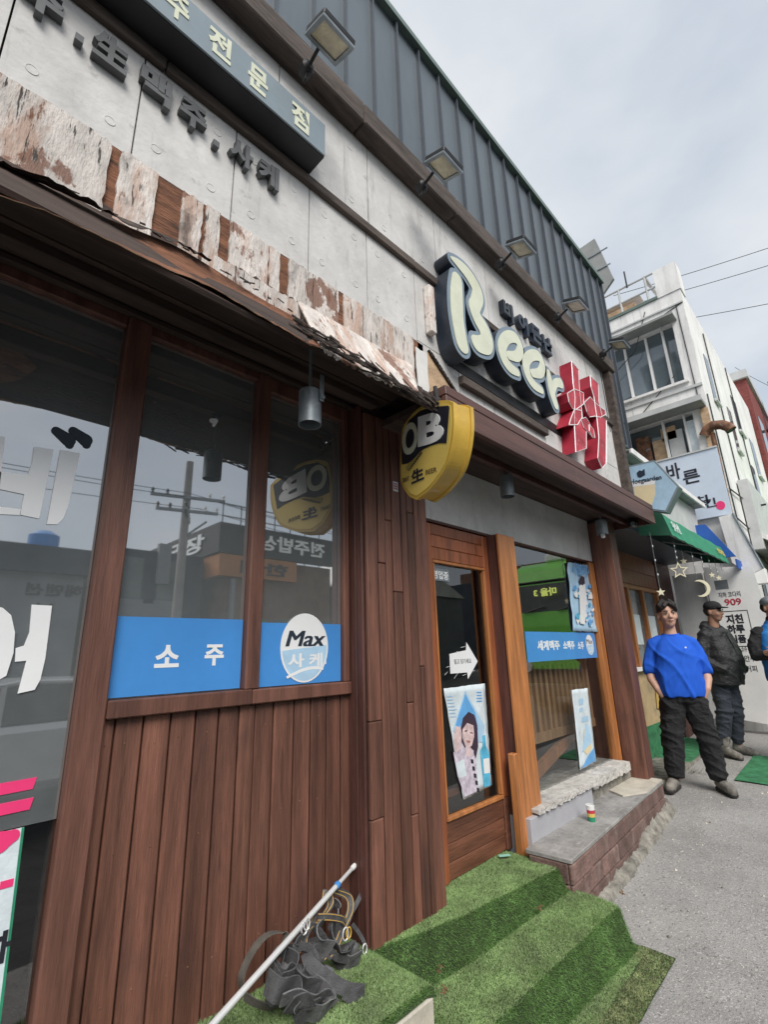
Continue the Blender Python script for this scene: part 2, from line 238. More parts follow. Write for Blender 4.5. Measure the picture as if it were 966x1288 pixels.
class MB:
    def __init__(s): s.v = []; s.f = []; s.m = []
    def add(s, vs, fs, mi=0):
        k = len(s.v); s.v += [tuple(p) for p in vs]; s.f += [tuple(i + k for i in q) for q in fs]; s.m += [mi] * len(fs); return s
    def box(s, x0, x1, y0, y1, z0, z1, mi=0, j=0.):
        x0, x1 = min(x0, x1), max(x0, x1); y0, y1 = min(y0, y1), max(y0, y1); z0, z1 = min(z0, z1), max(z0, z1)
        vs = [(x, y, z) for z in (z0, z1) for y in (y0, y1) for x in (x0, x1)]
        if j: vs = [(a + random.uniform(-j, j), b + random.uniform(-j, j), c + random.uniform(-j, j)) for a, b, c in vs]
        return s.add(vs, [(0, 2, 3, 1), (4, 5, 7, 6), (0, 1, 5, 4), (2, 6, 7, 3), (0, 4, 6, 2), (1, 3, 7, 5)], mi)
    def obox(s, c, U, V, N, a, b, d, mi=0):    # oriented box centred c, half sizes a b d along U V N
        c, U, V, N = map(np.array, (c, U, V, N)); vs = [c + U * a * i + V * b * j + N * d * k for k in (-1, 1) for j in (-1, 1) for i in (-1, 1)]
        return s.add(vs, [(0, 2, 3, 1), (4, 5, 7, 6), (0, 1, 5, 4), (2, 6, 7, 3), (0, 4, 6, 2), (1, 3, 7, 5)], mi)
    def prism(s, pts, fr, d0, d1, mi=0, ms=None):   # outline pts (u,v) in frame fr between n = d0 (back) and d1 (front)
        O, U, V, N = map(np.array, fr); n = len(pts)
        ar = sum(pts[i][0] * pts[(i + 1) % n][1] - pts[(i + 1) % n][0] * pts[i][1] for i in range(n))
        if ar < 0: pts = list(pts)[::-1]
        A = [O + U * p[0] + V * p[1] + N * d0 for p in pts]; B = [O + U * p[0] + V * p[1] + N * d1 for p in pts]
        s.add(A + B, [tuple(range(n, 2 * n))], mi); k = len(s.v) - 2 * n
        s.f.append(tuple(k + i for i in range(n - 1, -1, -1))); s.m.append(mi)
        for i in range(n):
            j = (i + 1) % n; s.f.append((k + i, k + j, k + n + j, k + n + i)); s.m.append(mi if ms is None else ms)
        return s
    def tube(s, path, r, n=8, mi=0, cap=True):
        P = [Vector(p) for p in path]; m = len(P); rs = r if isinstance(r, (list, tuple)) else [r] * m
        k = len(s.v); up = Vector((0, 0, 1)); prev = None
        for i, p in enumerate(P):
            t = (P[min(i + 1, m - 1)] - P[max(i - 1, 0)]).normalized()
            if prev is None: a = t.orthogonal().normalized()
            else: a = (prev - t * prev.dot(t)).normalized()
            prev = a; b = t.cross(a)
            for q in range(n):
                th = 2 * math.pi * q / n; s.v.append(tuple(p + (a * math.cos(th) + b * math.sin(th)) * rs[i]))
        for i in range(m - 1):
            for q in range(n):
                q2 = (q + 1) % n; s.f.append((k + i * n + q, k + i * n + q2, k + (i + 1) * n + q2, k + (i + 1) * n + q)); s.m.append(mi)
        if cap: s.f.append(tuple(k + q for q in range(n - 1, -1, -1))); s.m.append(mi); s.f.append(tuple(k + (m - 1) * n + q for q in range(n))); s.m.append(mi)
        return s
    def lathe(s, prof, c, n=20, mi=0, ax=(0, 0, 1)):      # prof [(r,h)...] about axis ax at c
        ax = Vector(ax).normalized(); a = ax.orthogonal().normalized(); b = ax.cross(a); k = len(s.v); c = Vector(c)
        for (r, h) in prof:
            for q in range(n):
                th = 2 * math.pi * q / n; s.v.append(tuple(c + ax * h + (a * math.cos(th) + b * math.sin(th)) * max(r, 1e-4)))
        for i in range(len(prof) - 1):
            for q in range(n):
                q2 = (q + 1) % n; s.f.append((k + i * n + q, k + i * n + q2, k + (i + 1) * n + q2, k + (i + 1) * n + q)); s.m.append(mi)
        return s
    def ell(s, c, r, mi=0, nu=14, nv=9):
        k = len(s.v); c = Vector(c)
        for i in range(nv + 1):
            ph = math.pi * i / nv
            for q in range(nu):
                th = 2 * math.pi * q / nu; s.v.append((c[0] + r[0] * math.sin(ph) * math.cos(th), c[1] + r[1] * math.sin(ph) * math.sin(th), c[2] - r[2] * math.cos(ph)))
        for i in range(nv):
            for q in range(nu):
                q2 = (q + 1) % nu; s.f.append((k + i * nu + q, k + i * nu + q2, k + (i + 1) * nu + q2, k + (i + 1) * nu + q)); s.m.append(mi)
        return s
    def build(s, name, mats, parent=None, smooth=False, bevel=0., local=False):
        me = bpy.data.meshes.new(name)
        vs = s.v
        if parent is not None and not local:
            p = parent; off = Vector((0, 0, 0))
            while p is not None: off += p.location; p = p.parent
            vs = [(a - off[0], b - off[1], c - off[2]) for a, b, c in vs]
        me.from_pydata(vs, [], s.f)
        for m_ in (mats if isinstance(mats, (list, tuple)) else [mats]): me.materials.append(MT[m_] if isinstance(m_, str) else m_)
        me.polygons.foreach_set('material_index', s.m)
        if smooth: me.polygons.foreach_set('use_smooth', [True] * len(me.polygons))
        me.update()
        o = bpy.data.objects.new(name, me); COL.objects.link(o)
        if parent is not None: o.parent = parent
        if bevel:
            b = o.modifiers.new('bevel', 'BEVEL'); b.width = bevel; b.segments = 1; b.limit_method = 'ANGLE'
        if smooth:
            try: me.set_sharp_from_angle(angle=math.radians(40))
            except Exception: pass
        return o

def bx(name, x0, x1, y0, y1, z0, z1, m, parent=None, bevel=0., j=0.):
    return MB().box(x0, x1, y0, y1, z0, z1, j=j).build(name, m, parent, bevel=bevel)

_tcache = {}
def text_geo(body, bold=0.):
    key = (body, bold)
    if key in _tcache: return _tcache[key]
    c = bpy.data.curves.new('t', 'FONT'); c.body = body; c.size = 1; c.offset = bold; c.resolution_u = 4; c.fill_mode = 'BOTH'; c.extrude = .01
    o = bpy.data.objects.new('t', c); COL.objects.link(o)
    bpy.context.view_layer.update()
    me = bpy.data.meshes.new_from_object(o.evaluated_get(bpy.context.evaluated_depsgraph_get()))
    V = np.array([v.co[:] for v in me.vertices]); Fc = [tuple(p.vertices) for p in me.polygons]
    bpy.data.objects.remove(o); bpy.data.curves.remove(c); bpy.data.meshes.remove(me)
    lo, hi = V.min(0), V.max(0); V = (V - lo) / np.maximum(hi - lo, 1e-6)
    _tcache[key] = (V, Fc); return _tcache[key]
def text(mb, body, fr, u0, u1, v0, v1, d0, d1, mi=0, bold=.02, quad=None):
    """writes body so it fills u0..u1, v0..v1 of the frame (or the four-cornered quad BL BR TR TL)"""
    V, Fc = text_geo(body, bold); O, U, W, N = map(np.array, fr)
    if quad:
        q = [np.array(p) for p in quad]
        P = [(1 - a) * (1 - b) * q[0] + a * (1 - b) * q[1] + a * b * q[2] + (1 - a) * b * q[3] for a, b, c in V]
    else: P = [(u0 + (u1 - u0) * a, v0 + (v1 - v0) * b) for a, b, c in V]
    mb.add([O + U * p[0] + W * p[1] + N * (d0 + (d1 - d0) * c) for p, (a, b, c) in zip(P, V)], Fc, mi)
    return mb

def sdf_loops(strokes, grow=0., res=.006):
    """strokes: lists of (u,v,r); returns outline of their smooth union as loops (marching squares)"""
    pts = np.array([p for s_ in strokes for p in s_]); m = pts[:, 2].max() + grow + .02
    x0, y0 = pts[:, 0].min() - m, pts[:, 1].min() - m; x1, y1 = pts[:, 0].max() + m, pts[:, 1].max() + m
    nx, ny = int((x1 - x0) / res) + 1, int((y1 - y0) / res) + 1
    gx, gy = np.meshgrid(x0 + np.arange(nx) * res, y0 + np.arange(ny) * res, indexing='ij')
    D = np.full(gx.shape, 9.)
    for st in strokes:
        for a, b in zip(st[:-1], st[1:]):
            ax, ay, ar = a; dx, dy, dr = b[0] - ax, b[1] - ay, b[2] - ar
            t = np.clip(((gx - ax) * dx + (gy - ay) * dy) / max(dx * dx + dy * dy, 1e-9), 0, 1)
            D = np.minimum(D, np.hypot(gx - ax - t * dx, gy - ay - t * dy) - ar - t * dr - grow)
    seg = {}
    def ip(i, j, i2, j2):
        a, b = D[i, j], D[i2, j2]; t = a / (a - b); return (x0 + (i + (i2 - i) * t) * res, y0 + (j + (j2 - j) * t) * res)
    ins = D < 0
    cells = np.argwhere((ins[:-1, :-1] != ins[1:, :-1]) | (ins[:-1, :-1] != ins[:-1, 1:]) | (ins[:-1, :-1] != ins[1:, 1:]))
    for i, j in cells:
        cs = [(i, j), (i + 1, j), (i + 1, j + 1), (i, j + 1)]; e = []
        for q in range(4):
            a, b = cs[q], cs[(q + 1) % 4]
            if ins[a] != ins[b]: e.append((tuple(sorted((tuple(map(int, a)), tuple(map(int, b))))), ip(*a, *b), bool(ins[a])))
        if len(e) == 4: e = [e[0], e[1], e[2], e[3]]
        for q in range(0, len(e) - 1, 2):
            p, r = (e[q], e[q + 1]) if e[q][2] else (e[q + 1], e[q])
            seg[r[0]] = (p[0], r[1])
    loops = []
    while seg:
        k0 = next(iter(seg)); k = k0; lp = []
        while k in seg:
            nk, p = seg.pop(k); lp.append(p); k = nk
        if len(lp) > 12: loops.append(lp[::2])
    return loops
def loops_mesh(loops, fr, d0, d1):
    c = bpy.data.curves.new('c', 'CURVE'); c.dimensions = '2D'; c.fill_mode = 'BOTH'; c.extrude = .5
    for lp in loops:
        s_ = c.splines.new('POLY'); s_.points.add(len(lp) - 1); s_.use_cyclic_u = True
        for i, p in enumerate(lp): s_.points[i].co = (p[0], p[1], 0, 1)
    o = bpy.data.objects.new('c', c); COL.objects.link(o); bpy.context.view_layer.update()
    me = bpy.data.meshes.new_from_object(o.evaluated_get(bpy.context.evaluated_depsgraph_get()))
    O, U, V, N = map(np.array, fr); mb = MB()
    mb.add([O + U * v.co[0] + V * v.co[1] + N * (d0 + (d1 - d0) * (v.co[2] + .5)) for v in me.vertices], [tuple(p.vertices) for p in me.polygons])
    for i, p in enumerate(me.polygons): mb.m[i] = 0 if abs(p.normal.z) > .5 else 1
    bpy.data.objects.remove(o); bpy.data.curves.remove(c); bpy.data.meshes.remove(me)
    return mb

def remesh(o, vox=.012, smooth=4, disp=0., dscale=.12):
    m = o.modifiers.new('remesh', 'REMESH'); m.mode = 'VOXEL'; m.voxel_size = vox; m.use_smooth_shade = True
    if disp:
        tx = bpy.data.textures.new('folds', 'CLOUDS'); tx.noise_scale = dscale
        d = o.modifiers.new('folds', 'DISPLACE'); d.texture = tx; d.strength = disp; d.mid_level = .5
    s_ = o.modifiers.new('smooth', 'SMOOTH'); s_.iterations = smooth; s_.factor = .5
    return o
def copy_tree(o, parent=None, loc=None, label=None):
    c = o.copy(); COL.objects.link(c); c.parent = parent
    if loc is not None: c.location = loc
    if label: c['label'] = label
    for ch in list(o.children): copy_tree(ch, c)
    return c

# ================================================================== SETTING
def ground_sheet():
    xs = list(np.arange(-8, 30.1, 1.)) + [60, 150, 400, 900]; xs = [-900, -300, -80, -20] + xs
    ys = [-600, -100, -30, -12, -9.3, -9.3, -7.7, -6, -4.9]
    nx = len(xs)
    def strip(nm, m, yy, dz, kerb=None):
        mb = MB()
        for j, y in enumerate(yy):
            for x in xs: mb.v.append((x, y, gz(x) + dz - (.14 if j == kerb else 0)))
        for j in range(len(yy) - 1):
            for i in range(nx - 1): a = j * nx + i; mb.f.append((a, a + 1, a + nx + 1, a + nx)); mb.m.append(0)
        return tag(mb.build(nm, m), kind='structure')
    strip('road', 'road', [-7.75, -5, -3, -1.75], -.11); strip('pavement', 'asphalt', [-1.80, -1.80, -1.7, -.8, 0, 40, 600], 0, 0)
    o = strip('pavement', 'asphalt', [-600, -60, -12, -7.8, -7.7, -7.7], 0); 
    strip('kerb_face', 'cement', [-7.70, -7.66], 0, 1)
ground_sheet()

# fine loose grit and pebbles lying on the pavement
def grit():
    mb = MB()
    for i in range(900):
        x = random.uniform(2.2, 7.5); y = random.choice([random.uniform(-2.4, -.5), random.gauss(-.62, .12)]); 
        if x < 3.2 and y > -1.0: continue
        r = random.uniform(.002, .006) if random.random() < .93 else random.uniform(.007, .014)
        z = gz(x); k = len(mb.v)
        mb.v += [(x + r * random.uniform(.7, 1.3), y, z), (x, y + r, z), (x - r, y, z), (x, y - r * random.uniform(.7, 1.3), z), (x, y, z + r)]
        mb.f += [(k, k + 1, k + 4), (k + 1, k + 2, k + 4), (k + 2, k + 3, k + 4), (k + 3, k, k + 4)]; mb.m += [random.random() < .4] * 4
    o = mb.build('pavement_grit', ['rubble', 'tile']); tag(o, kind='stuff', label='loose pale grit and pebbles scattered over the pavement', cat='gravel')
grit()

# ================================================================== THE SHOP BUILDING
shop = thing('shop_building', (2, 0, 0), 'single-storey beer shop with grey concrete panels, dark seam-metal top and red-brown plank front', 'building')

# hidden body: interior room, roof slab, end walls
mb = MB()
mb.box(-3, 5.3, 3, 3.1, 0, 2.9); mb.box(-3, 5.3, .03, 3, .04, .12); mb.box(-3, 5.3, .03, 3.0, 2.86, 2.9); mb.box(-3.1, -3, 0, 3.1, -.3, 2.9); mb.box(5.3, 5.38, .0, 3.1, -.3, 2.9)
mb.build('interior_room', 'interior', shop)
bx('roof_slab', -3.0, 5.68, -.38, 3.1, 4.5, 5.9, 'roofgrey', shop)
bx('upper_wall_core', -3.0, 5.12, -.40, .03, 2.93, 4.5, 'soffit', shop)

# concrete panels with tie holes
joints_low = [-1.25, -.855, -.46, -.06, .33, .72, 1.12, 1.51, 1.91, 2.31, 2.71, 3.11, 3.51, 3.91, 4.31, 4.71, 5.10]
def tiehole(mb, x, z, y=-.45, r=.0165):
    mb.lathe([(r * 1.2, .0), (r * 1.12, .002), (r * .98, .002), (r * .9, .0008), (.0001, .0008)], (x, y, z), 16, 0, (0, -1, 0))
def panel(x0, x1, z0, z1):
    mb = MB(); g = .003
    mb.box(x0 + g, x1 - g, -.45, -.40, z0 + g, z1 - g)
    h = z1 - z0; wd = x1 - x0
    if wd > .2:
        for zz in ([z0 + h * .2, z0 + h * .8] if h > .25 else [z0 + h / 2]):
            for xx in (x0 + wd * .22, x0 + wd * .78): tiehole(mb, xx + random.uniform(-.01, .01), zz + random.uniform(-.01, .01))
    mb.build('concrete_panel', 'concrete', shop, smooth=True)
for a, b in zip(joints_low[:-1], joints_low[1:]):
    if b <= 1.92: panel(a, b, 3.19, 3.715)
    else: panel(a, b, 3.20, 3.715); panel(a, b, 2.87, 3.20)
bx('concrete_panel', -1.25, 1.96, -.45, -.40, 2.87, 3.19, 'peelback', shop)
up = [-1.25, -.5, .3, .92, 1.53, 2.15, 2.77, 3.39, 4.01, 4.62, 5.10]
for a, b in zip(up[:-1], up[1:]): panel(a, b, 3.72, 4.36)

# timber rails on the concrete
for i, (a, b) in enumerate([(-1.3, .4), (.4, 1.9), (1.9, 3.4), (3.4, 5.2)]):
    bx('rail_timber', a + .002, b - .002, -.478, -.44, 3.695, 3.748, 'beam', shop, .004, .001)
for i, (a, b) in enumerate([(-1.3, .2), (.2, 1.42), (1.42, 2.3), (2.3, 3.6), (3.6, 5.22)]):
    bx('cornice_beam', a + .002, b - .002, -.555, -.43, 4.345, 4.49, 'beam', shop, .008, .003)
bx('edge_post', 5.10, 5.20, -.53, -.40, 2.86, 4.345, 'beam', shop, .006)
bx('flashing_strip', -1.3, 5.2, -.50, -.40, 4.492, 4.51, 'cap', shop)
bx('sign_rail', 2.3, 3.45, -.49, -.45, 3.06, 3.12, 'beam', shop, .004)
bx('upright_stub', 1.99, 2.045, -.50, -.452, 3.28, 3.62, 'peel', shop, .006)

# standing-seam cladding above, wrapping down past the end post
sx = -1.07; seams = []
while sx < 5.7: seams.append(sx); sx += .245
seams.append(5.70)
for a, b in zip(seams[:-1], seams[1:]):
    z0 = 4.505 if b < 5.21 else 3.62
    mb = MB(); mb.box(a + .001, b - .001, -.425, -.40, z0, 5.90)
    o = mb.build('metal_panel', 'metal', shop)
    bx('standing_seam', a - .007, a + .005, -.455, -.425, z0, 5.895, 'seam', shop)
bx('standing_seam', 5.69, 5.705, -.455, -.40, 3.62, 5.895, 'seam', shop)
bx('metal_end_panel', 5.675, 5.70, -.40, .3, 3.62, 5.90, 'metal', shop)
bx('roof_edge_cap', -1.3, 5.72, -.475, -.36, 5.90, 5.955, 'cap', shop)
bx('metal_cross_joint', 5.205, 5.70, -.432, -.42, 3.93, 3.95, 'seam', shop)

# right-hand canopy
for a, b in [(1.95, 3.6), (3.6, 5.5)]:
    bx('canopy_fascia', a + .001, b - .001, -.60, -.565, 2.655, 2.80, 'fascia', shop, .004)
bx('canopy_top', 1.95, 5.5, -.60, -.40, 2.802, 2.86, 'fascia', shop, .004)
for k, (a, b) in enumerate([(-.565, -.43), (-.43, -.30), (-.30, -.17), (-.17, -.005)]):
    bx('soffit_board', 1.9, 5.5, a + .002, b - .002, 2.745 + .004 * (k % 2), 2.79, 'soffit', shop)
bx('soffit_batten', 2.1, 5.48, -.33, -.29, 2.70, 2.744, 'plankdark', shop, .003)
bx('canopy_end_board', 5.47, 5.499, -.564, .02, 2.66, 2.745, 'fascia', shop)
bx('lintel_board', 2.30, 5.16, -.03, .02, 2.30, 2.745, 'soffit_white', shop, .003)
bx('lintel_trim', 2.30, 5.16, -.028, .02, 2.283, 2.299, 'plankdark', shop)

# left-hand canopy: boards and soffit
for k, (a, b) in enumerate([(-.455, -.34), (-.34, -.23), (-.23, -.12), (-.12, .03)]):
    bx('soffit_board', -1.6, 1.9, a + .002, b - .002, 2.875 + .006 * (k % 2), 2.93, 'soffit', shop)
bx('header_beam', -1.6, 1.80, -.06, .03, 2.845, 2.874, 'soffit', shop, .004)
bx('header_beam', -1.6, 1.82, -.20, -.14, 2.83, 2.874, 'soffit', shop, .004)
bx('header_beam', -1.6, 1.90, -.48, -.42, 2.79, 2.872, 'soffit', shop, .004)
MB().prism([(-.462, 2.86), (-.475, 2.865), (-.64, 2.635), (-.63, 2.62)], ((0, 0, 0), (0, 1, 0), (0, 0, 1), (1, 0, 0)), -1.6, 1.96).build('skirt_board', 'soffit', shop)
# rotten white fascia: pieces of veneer hanging on a bare backing
def veneer(x0, x1, z0, z1, y=-.451, t=.010, m='peel', rag=.012, top=.006, name='veneer_piece'):
    n = max(4, int((x1 - x0) / .018)); hn = max(3, int((z1 - z0) / .03))
    bot = [(x0 + (x1 - x0) * i / n, z0 + random.uniform(-rag, rag) * (1 if 0 < i < n else .3)) for i in range(n + 1)]
    rt = [(x1 + random.uniform(-.004, .004), z0 + (z1 - z0) * i / hn) for i in range(1, hn)]
    tp = [(x1 - (x1 - x0) * i / n, z1 + random.uniform(-top, top)) for i in range(n + 1)]
    lf = [(x0 + random.uniform(-.004, .004), z1 - (z1 - z0) * i / hn) for i in range(1, hn)]
    mb = MB().prism(bot + rt + tp + lf, FAC, -y, -y + t)
    return mb.build(name, m, shop)
vp = [(-1.25, -.7), (-.69, -.3), (-.295, .265), (.30, .425), (.52, .60), (.615, .672), (.72, .90), (.905, .96), (1.01, 1.14), (1.145, 1.30), (1.335, 1.46), (1.47, 1.62), (1.625, 1.77), (1.775, 1.86)]
def slant_strip():
    top = [(640 / 2, 345), (385, 383), (430, 408), (480, 437), (522, 462)]; bot = [(392, 428), (420, 446), (455, 465), (495, 484), (530, 500)]
    top = [(375, 378), (400, 392), (430, 409), (480, 438), (520, 460)]; bot = [(404, 436), (420, 446), (450, 462), (490, 482), (528, 499)]
    mb = MB(); n = 48; m = 6
    def L_(q, t): k = min(int(t * 4), 3); f = t * 4 - k; return (q[k][0] + (q[k + 1][0] - q[k][0]) * f, q[k][1] + (q[k + 1][1] - q[k][1]) * f)
    for i in range(n + 1):
        a, c = L_(top, i / n), L_(bot, i / n); A = F(*a, -.468); B = F(*c, -.655); jz = random.uniform(-.012, .010)
        for j in range(m + 1):
            t = j / m; mb.v.append((A[0] + (B[0] - A[0]) * t, -.468 - .187 * t, A[1] + (B[1] - A[1]) * t + (jz if j == m else 0)))
    for i in range(n):
        for j in range(m): a = i * (m + 1) + j; mb.f.append((a, a + 1, a + m + 2, a + m + 1)); mb.m.append(0)
    o = mb.build('lower_veneer_strip', 'peel', shop, smooth=True); o.modifiers.new('t', 'SOLIDIFY').thickness = .01
for (x0, x1) in vp:
    lo = 2.87 if x0 < .5 else (2.90 if x0 < .65 else 2.975)
    veneer(x0, x1, lo, 3.185, t=.010 if x0 > .4 else .014, rag=.014, top=.008)
veneer(.66, 1.30, 2.868, 2.968, y=-.4515, t=.016, rag=.012, name='lower_veneer_strip'); slant_strip()
veneer(1.865, 1.965, 2.81, 3.12, y=-.468, t=.006, m='soffit_white', rag=.004, name='white_strip')
# torn triangular corner of raw plywood
MB().prism([(1.97, 2.82), (2.10, 2.80), (2.285, 2.93), (2.20, 2.985), (2.13, 3.05), (2.05, 3.11), (2.0, 3.15), (1.975, 3.14)], FAC, .452, .462).build('torn_plywood', 'tanply', shop)
mbs = MB()
for i in range(16):
    t = i / 15; x = 2.0 + .27 * t; z = 3.15 - .2 * t
    mbs.obox((x, -.468, z), (.8, 0, -.6), (.6, 0, .8), (0, 1, 0), .016, random.uniform(.005, .012), .008)
mbs.build('splintered_edge', 'ragged', shop)
# peeled ply strip that sags below the fascia, and the shredded black edge after it
def sag_strip(name, xs, top, bot, th, m, yt=-.50, yb=-.56, rag=.006):
    mb = MB(); n = len(xs); rows = []
    for i, x in enumerate(xs):
        zt, zb = top(x), bot(x) + random.uniform(-rag, rag)
        for k in range(4):
            t = k / 3; rows.append((x, yt + (yb - yt) * (t ** 1.6) + .008 * math.sin(x * 9 + k), zt + (zb - zt) * t))
    mb.v += rows; b0 = len(mb.v); mb.v += [(x, y + th, z + th * .4) for x, y, z in rows]
    for i in range(n - 1):
        for k in range(3):
            a = i * 4 + k; mb.f.append((a, a + 1, a + 5, a + 4)); mb.m.append(0); mb.f.append((b0 + a, b0 + a + 4, b0 + a + 5, b0 + a + 1)); mb.m.append(0)
        a = i * 4 + 3; mb.f.append((a, b0 + a, b0 + a + 4, a + 4)); mb.m.append(1 if m != 'ragged' else 0)
        a = i * 4; mb.f.append((a, a + 4, b0 + a + 4, b0 + a)); mb.m.append(0)
    return mb.build(name, [m, 'tanply'], shop, smooth=True)
xs = list(np.linspace(-1.2, 1.10, 110))
ft = lambda x: np.interp(x, [-1.2, 0, .13, .28, .5, .71, .9, 1.07, 1.18], [2.80, 2.80, 2.82, 2.84, 2.87, 2.865, 2.86, 2.855, 2.845])
fb = lambda x: np.interp(x, [-1.2, 0, .12, .24, .42, .58, .81, 1.0, 1.12], [2.59, 2.59, 2.615, 2.62, 2.635, 2.66, 2.63, 2.62, 2.66])
sag_strip('sagging_ply_strip', xs, ft, fb, .006, 'peelback', yb=-.65, rag=.002)
xs2 = list(np.linspace(-1.2, .62, 90))
sag_strip('sagging_outer_lamina', xs2, lambda x: ft(x) + .02, lambda x: ft(x) - .016 + .012 * math.sin(x * 14), .004, 'ragged', -.508, -.548, .012)
mbs = MB()
for i in range(95):
    x = random.uniform(.93, 1.80); t = (x - .93) / .87
    z = 2.655 - .045 * t + random.uniform(-.020, .03); L_ = random.uniform(.03, .14); a = random.gauss(-.10, .09)
    mbs.obox((x, -.665 - random.uniform(0, .03), z), (math.cos(a), random.uniform(-.25, .25), math.sin(a)), (0, 0, 1), (0, 1, 0), L_ * .6, random.uniform(.0015, .006), .0015)
tag(mbs.build('shredded_veneer_edge', 'ragged', shop), kind='stuff')
mbs = MB()
for i in range(24):
    x = random.uniform(-.2, 1.12); z = ft(x) + random.uniform(-.006, .018); a = random.gauss(0, .12)
    mbs.obox((x, -.515 - random.uniform(0, .02), z), (math.cos(a), random.uniform(-.3, .3), math.sin(a)), (0, 0, 1), (0, 1, 0), random.uniform(.006, .022), random.uniform(.001, .004), .0012)
tag(mbs.build('shredded_veneer_edge', 'ragged', shop), kind='stuff')

# ---- planked front below the windows and slatted pillar
def plank(x0, x1, y0, y1, z0, z1, m='plank', par=shop, name='plank'):
    return bx(name, x0 + .0032, x1 - .0032, y0, y1, z0, z1, m, par, .005)
pj = [.60, .645, .742, .842, .941, 1.038, 1.13]
for a, b in zip(pj[:-1], pj[1:]): plank(a, b, -.010, .025, .16, 1.25)
pj = [1.205, 1.30, 1.41, 1.505, 1.60, 1.69, 1.755]
for a, b in zip(pj[:-1], pj[1:]): plank(a, b, -.010, .025, .16, 1.25)
nm = MB()
for z_ in (.40, .82, 1.16):
    for x_ in [.62, .69, .79, .89, .99, 1.08, 1.25, 1.355, 1.455, 1.55, 1.645]: nm.lathe([(0, 0), (.0035, 0), (.0028, .0015), (0, .0018)], (x_ + random.uniform(-.02, .02), -.010, z_ + random.uniform(-.01, .01)), 6, 0, (0, -1, 0))
nm.build('nail_head', 'rust', shop)['kind'] = 'stuff'
bx('wall_backing', .5, 1.9, .03, .06, -.2, 1.27, 'soffit', shop)
# pillar of long narrow slats between windows and door
pil = [(1.755, 1.845), (1.845, 1.905), (1.905, 1.96), (1.96, 2.035), (2.035, 2.09), (2.09, 2.155), (2.155, 2.20)]
bx('pillar_core', 1.765, 2.29, -.125, .02, -.1, 2.87, 'soffit', shop)
for (a, b) in pil:
    z = .03; zc = sorted([random.uniform(.5, 2.6) for _ in range(random.choice([1, 2, 2]))])
    zs = [.03] + [q for i, q in enumerate(zc) if i == 0 or q - zc[i - 1] > .4] + [2.80]
    for q0, q1 in zip(zs[:-1], zs[1:]):
        plank(a, b, -.148 - random.uniform(0, .005), -.126, q0 + .001, q1 - .001, name='slat')
plank(2.20, 2.29, -.142, -.126, .03, 2.8, name='slat')
for k, (a, b) in enumerate([(-.126, -.075), (-.075, .0)]):
    plank(1.738, 1.764, a, b + (-.002), -.05, 2.85, 'plankdark', name='slat')
# timber window frame members
bx('window_post', .505, .60, -.045, .03, -.2, 2.845, 'frame', shop, .006)
bx('window_post', 1.132, 1.203, -.040, .03, 1.31, 2.845, 'frame', shop, .006)
bx('window_post', 1.132, 1.203, -.012, .028, .05, 1.248, 'plank', shop, .004)
bx('window_post', 1.70, 1.737, -.030, .03, 1.31, 2.845, 'frame', shop, .004)
bx('window_head', .602, 1.13, -.030, .03, 2.80, 2.844, 'frame', shop, .003); bx('window_head', 1.205, 1.70, -.030, .03, 2.765, 2.844, 'frame', shop, .003)
bx('window_head', -1.6, .503, -.030, .03, 2.80, 2.844, 'frame', shop, .003)
bx('window_sill', .602, 1.169, -.045, .03, 1.25, 1.312, 'frame', shop, .005); bx('window_sill', 1.171, 1.737, -.043, .03, 1.25, 1.310, 'frame', shop, .005)
bx('window_sill', -1.6, .503, -.045, .03, .02, .10, 'frame', shop, .005)
def pane(x0, x1, z0, z1, m='film', y=.0, name='window_pane'): return bx(name, x0, x1, y, y + .006, z0, z1, m, shop)
pane(.602, 1.13, 1.314, 2.798); pane(1.205, 1.698, 1.312, 2.763)
pane(-1.6, .503, .965, 2.798); 
GL = MT['clear'] = glass('shop_window_glass', 2.7)
GLD = MT['cleard'] = glass('door_glass', 2.2)
pane(-1.6, .503, .102, .963, 'clear')
bx('floor_board', -1.6, .5, .05, .6, .10, .22, 'doorlow', shop)

# ---- the door
door = thing('wooden_door', (2.3, 0, .2), 'orange-brown timber door with one tall dark pane and three worn lower panels', 'door')
D0, D1 = 2.385, 3.235
def db(name, x0, x1, z0, z1, m='doorwood', y0=-.02, y1=.02, bev=.004): return bx(name, x0, x1, y0, y1, z0, z1, m, door, bev)
db('stile', 2.385, 2.475, .205, 2.275); db('stile', 3.085, 3.235, .505, 2.275); db('stile', 3.085, 3.235, .205, .503, 'doorlow')
for k, (a, b) in enumerate([(2.20, 2.275), (2.115, 2.198), (2.03, 2.113)]): db('top_board', 2.477, 3.083, a, b)
for k, (a, b) in enumerate([(.39, .50), (.295, .388), (.205, .293)]): db('lower_board', 2.477, 3.083, a, b, 'doorlow', -.012 + .003 * k, .018)
for (a, b, c, d) in [(2.477, 3.083, 2.008, 2.028), (2.477, 3.083, .502, .525), (2.477, 2.490, .527, 2.006), (3.062, 3.083, .527, 2.006)]: db('pane_bead', a, b, c, d, 'orange', -.024, .012, .003)
db('pane', 2.491, 3.061, .527, 2.006, 'cleard', .0, .006, 0)
db('push_rail', 2.50, 3.05, .60, .64, 'doorlow', .03, .05)
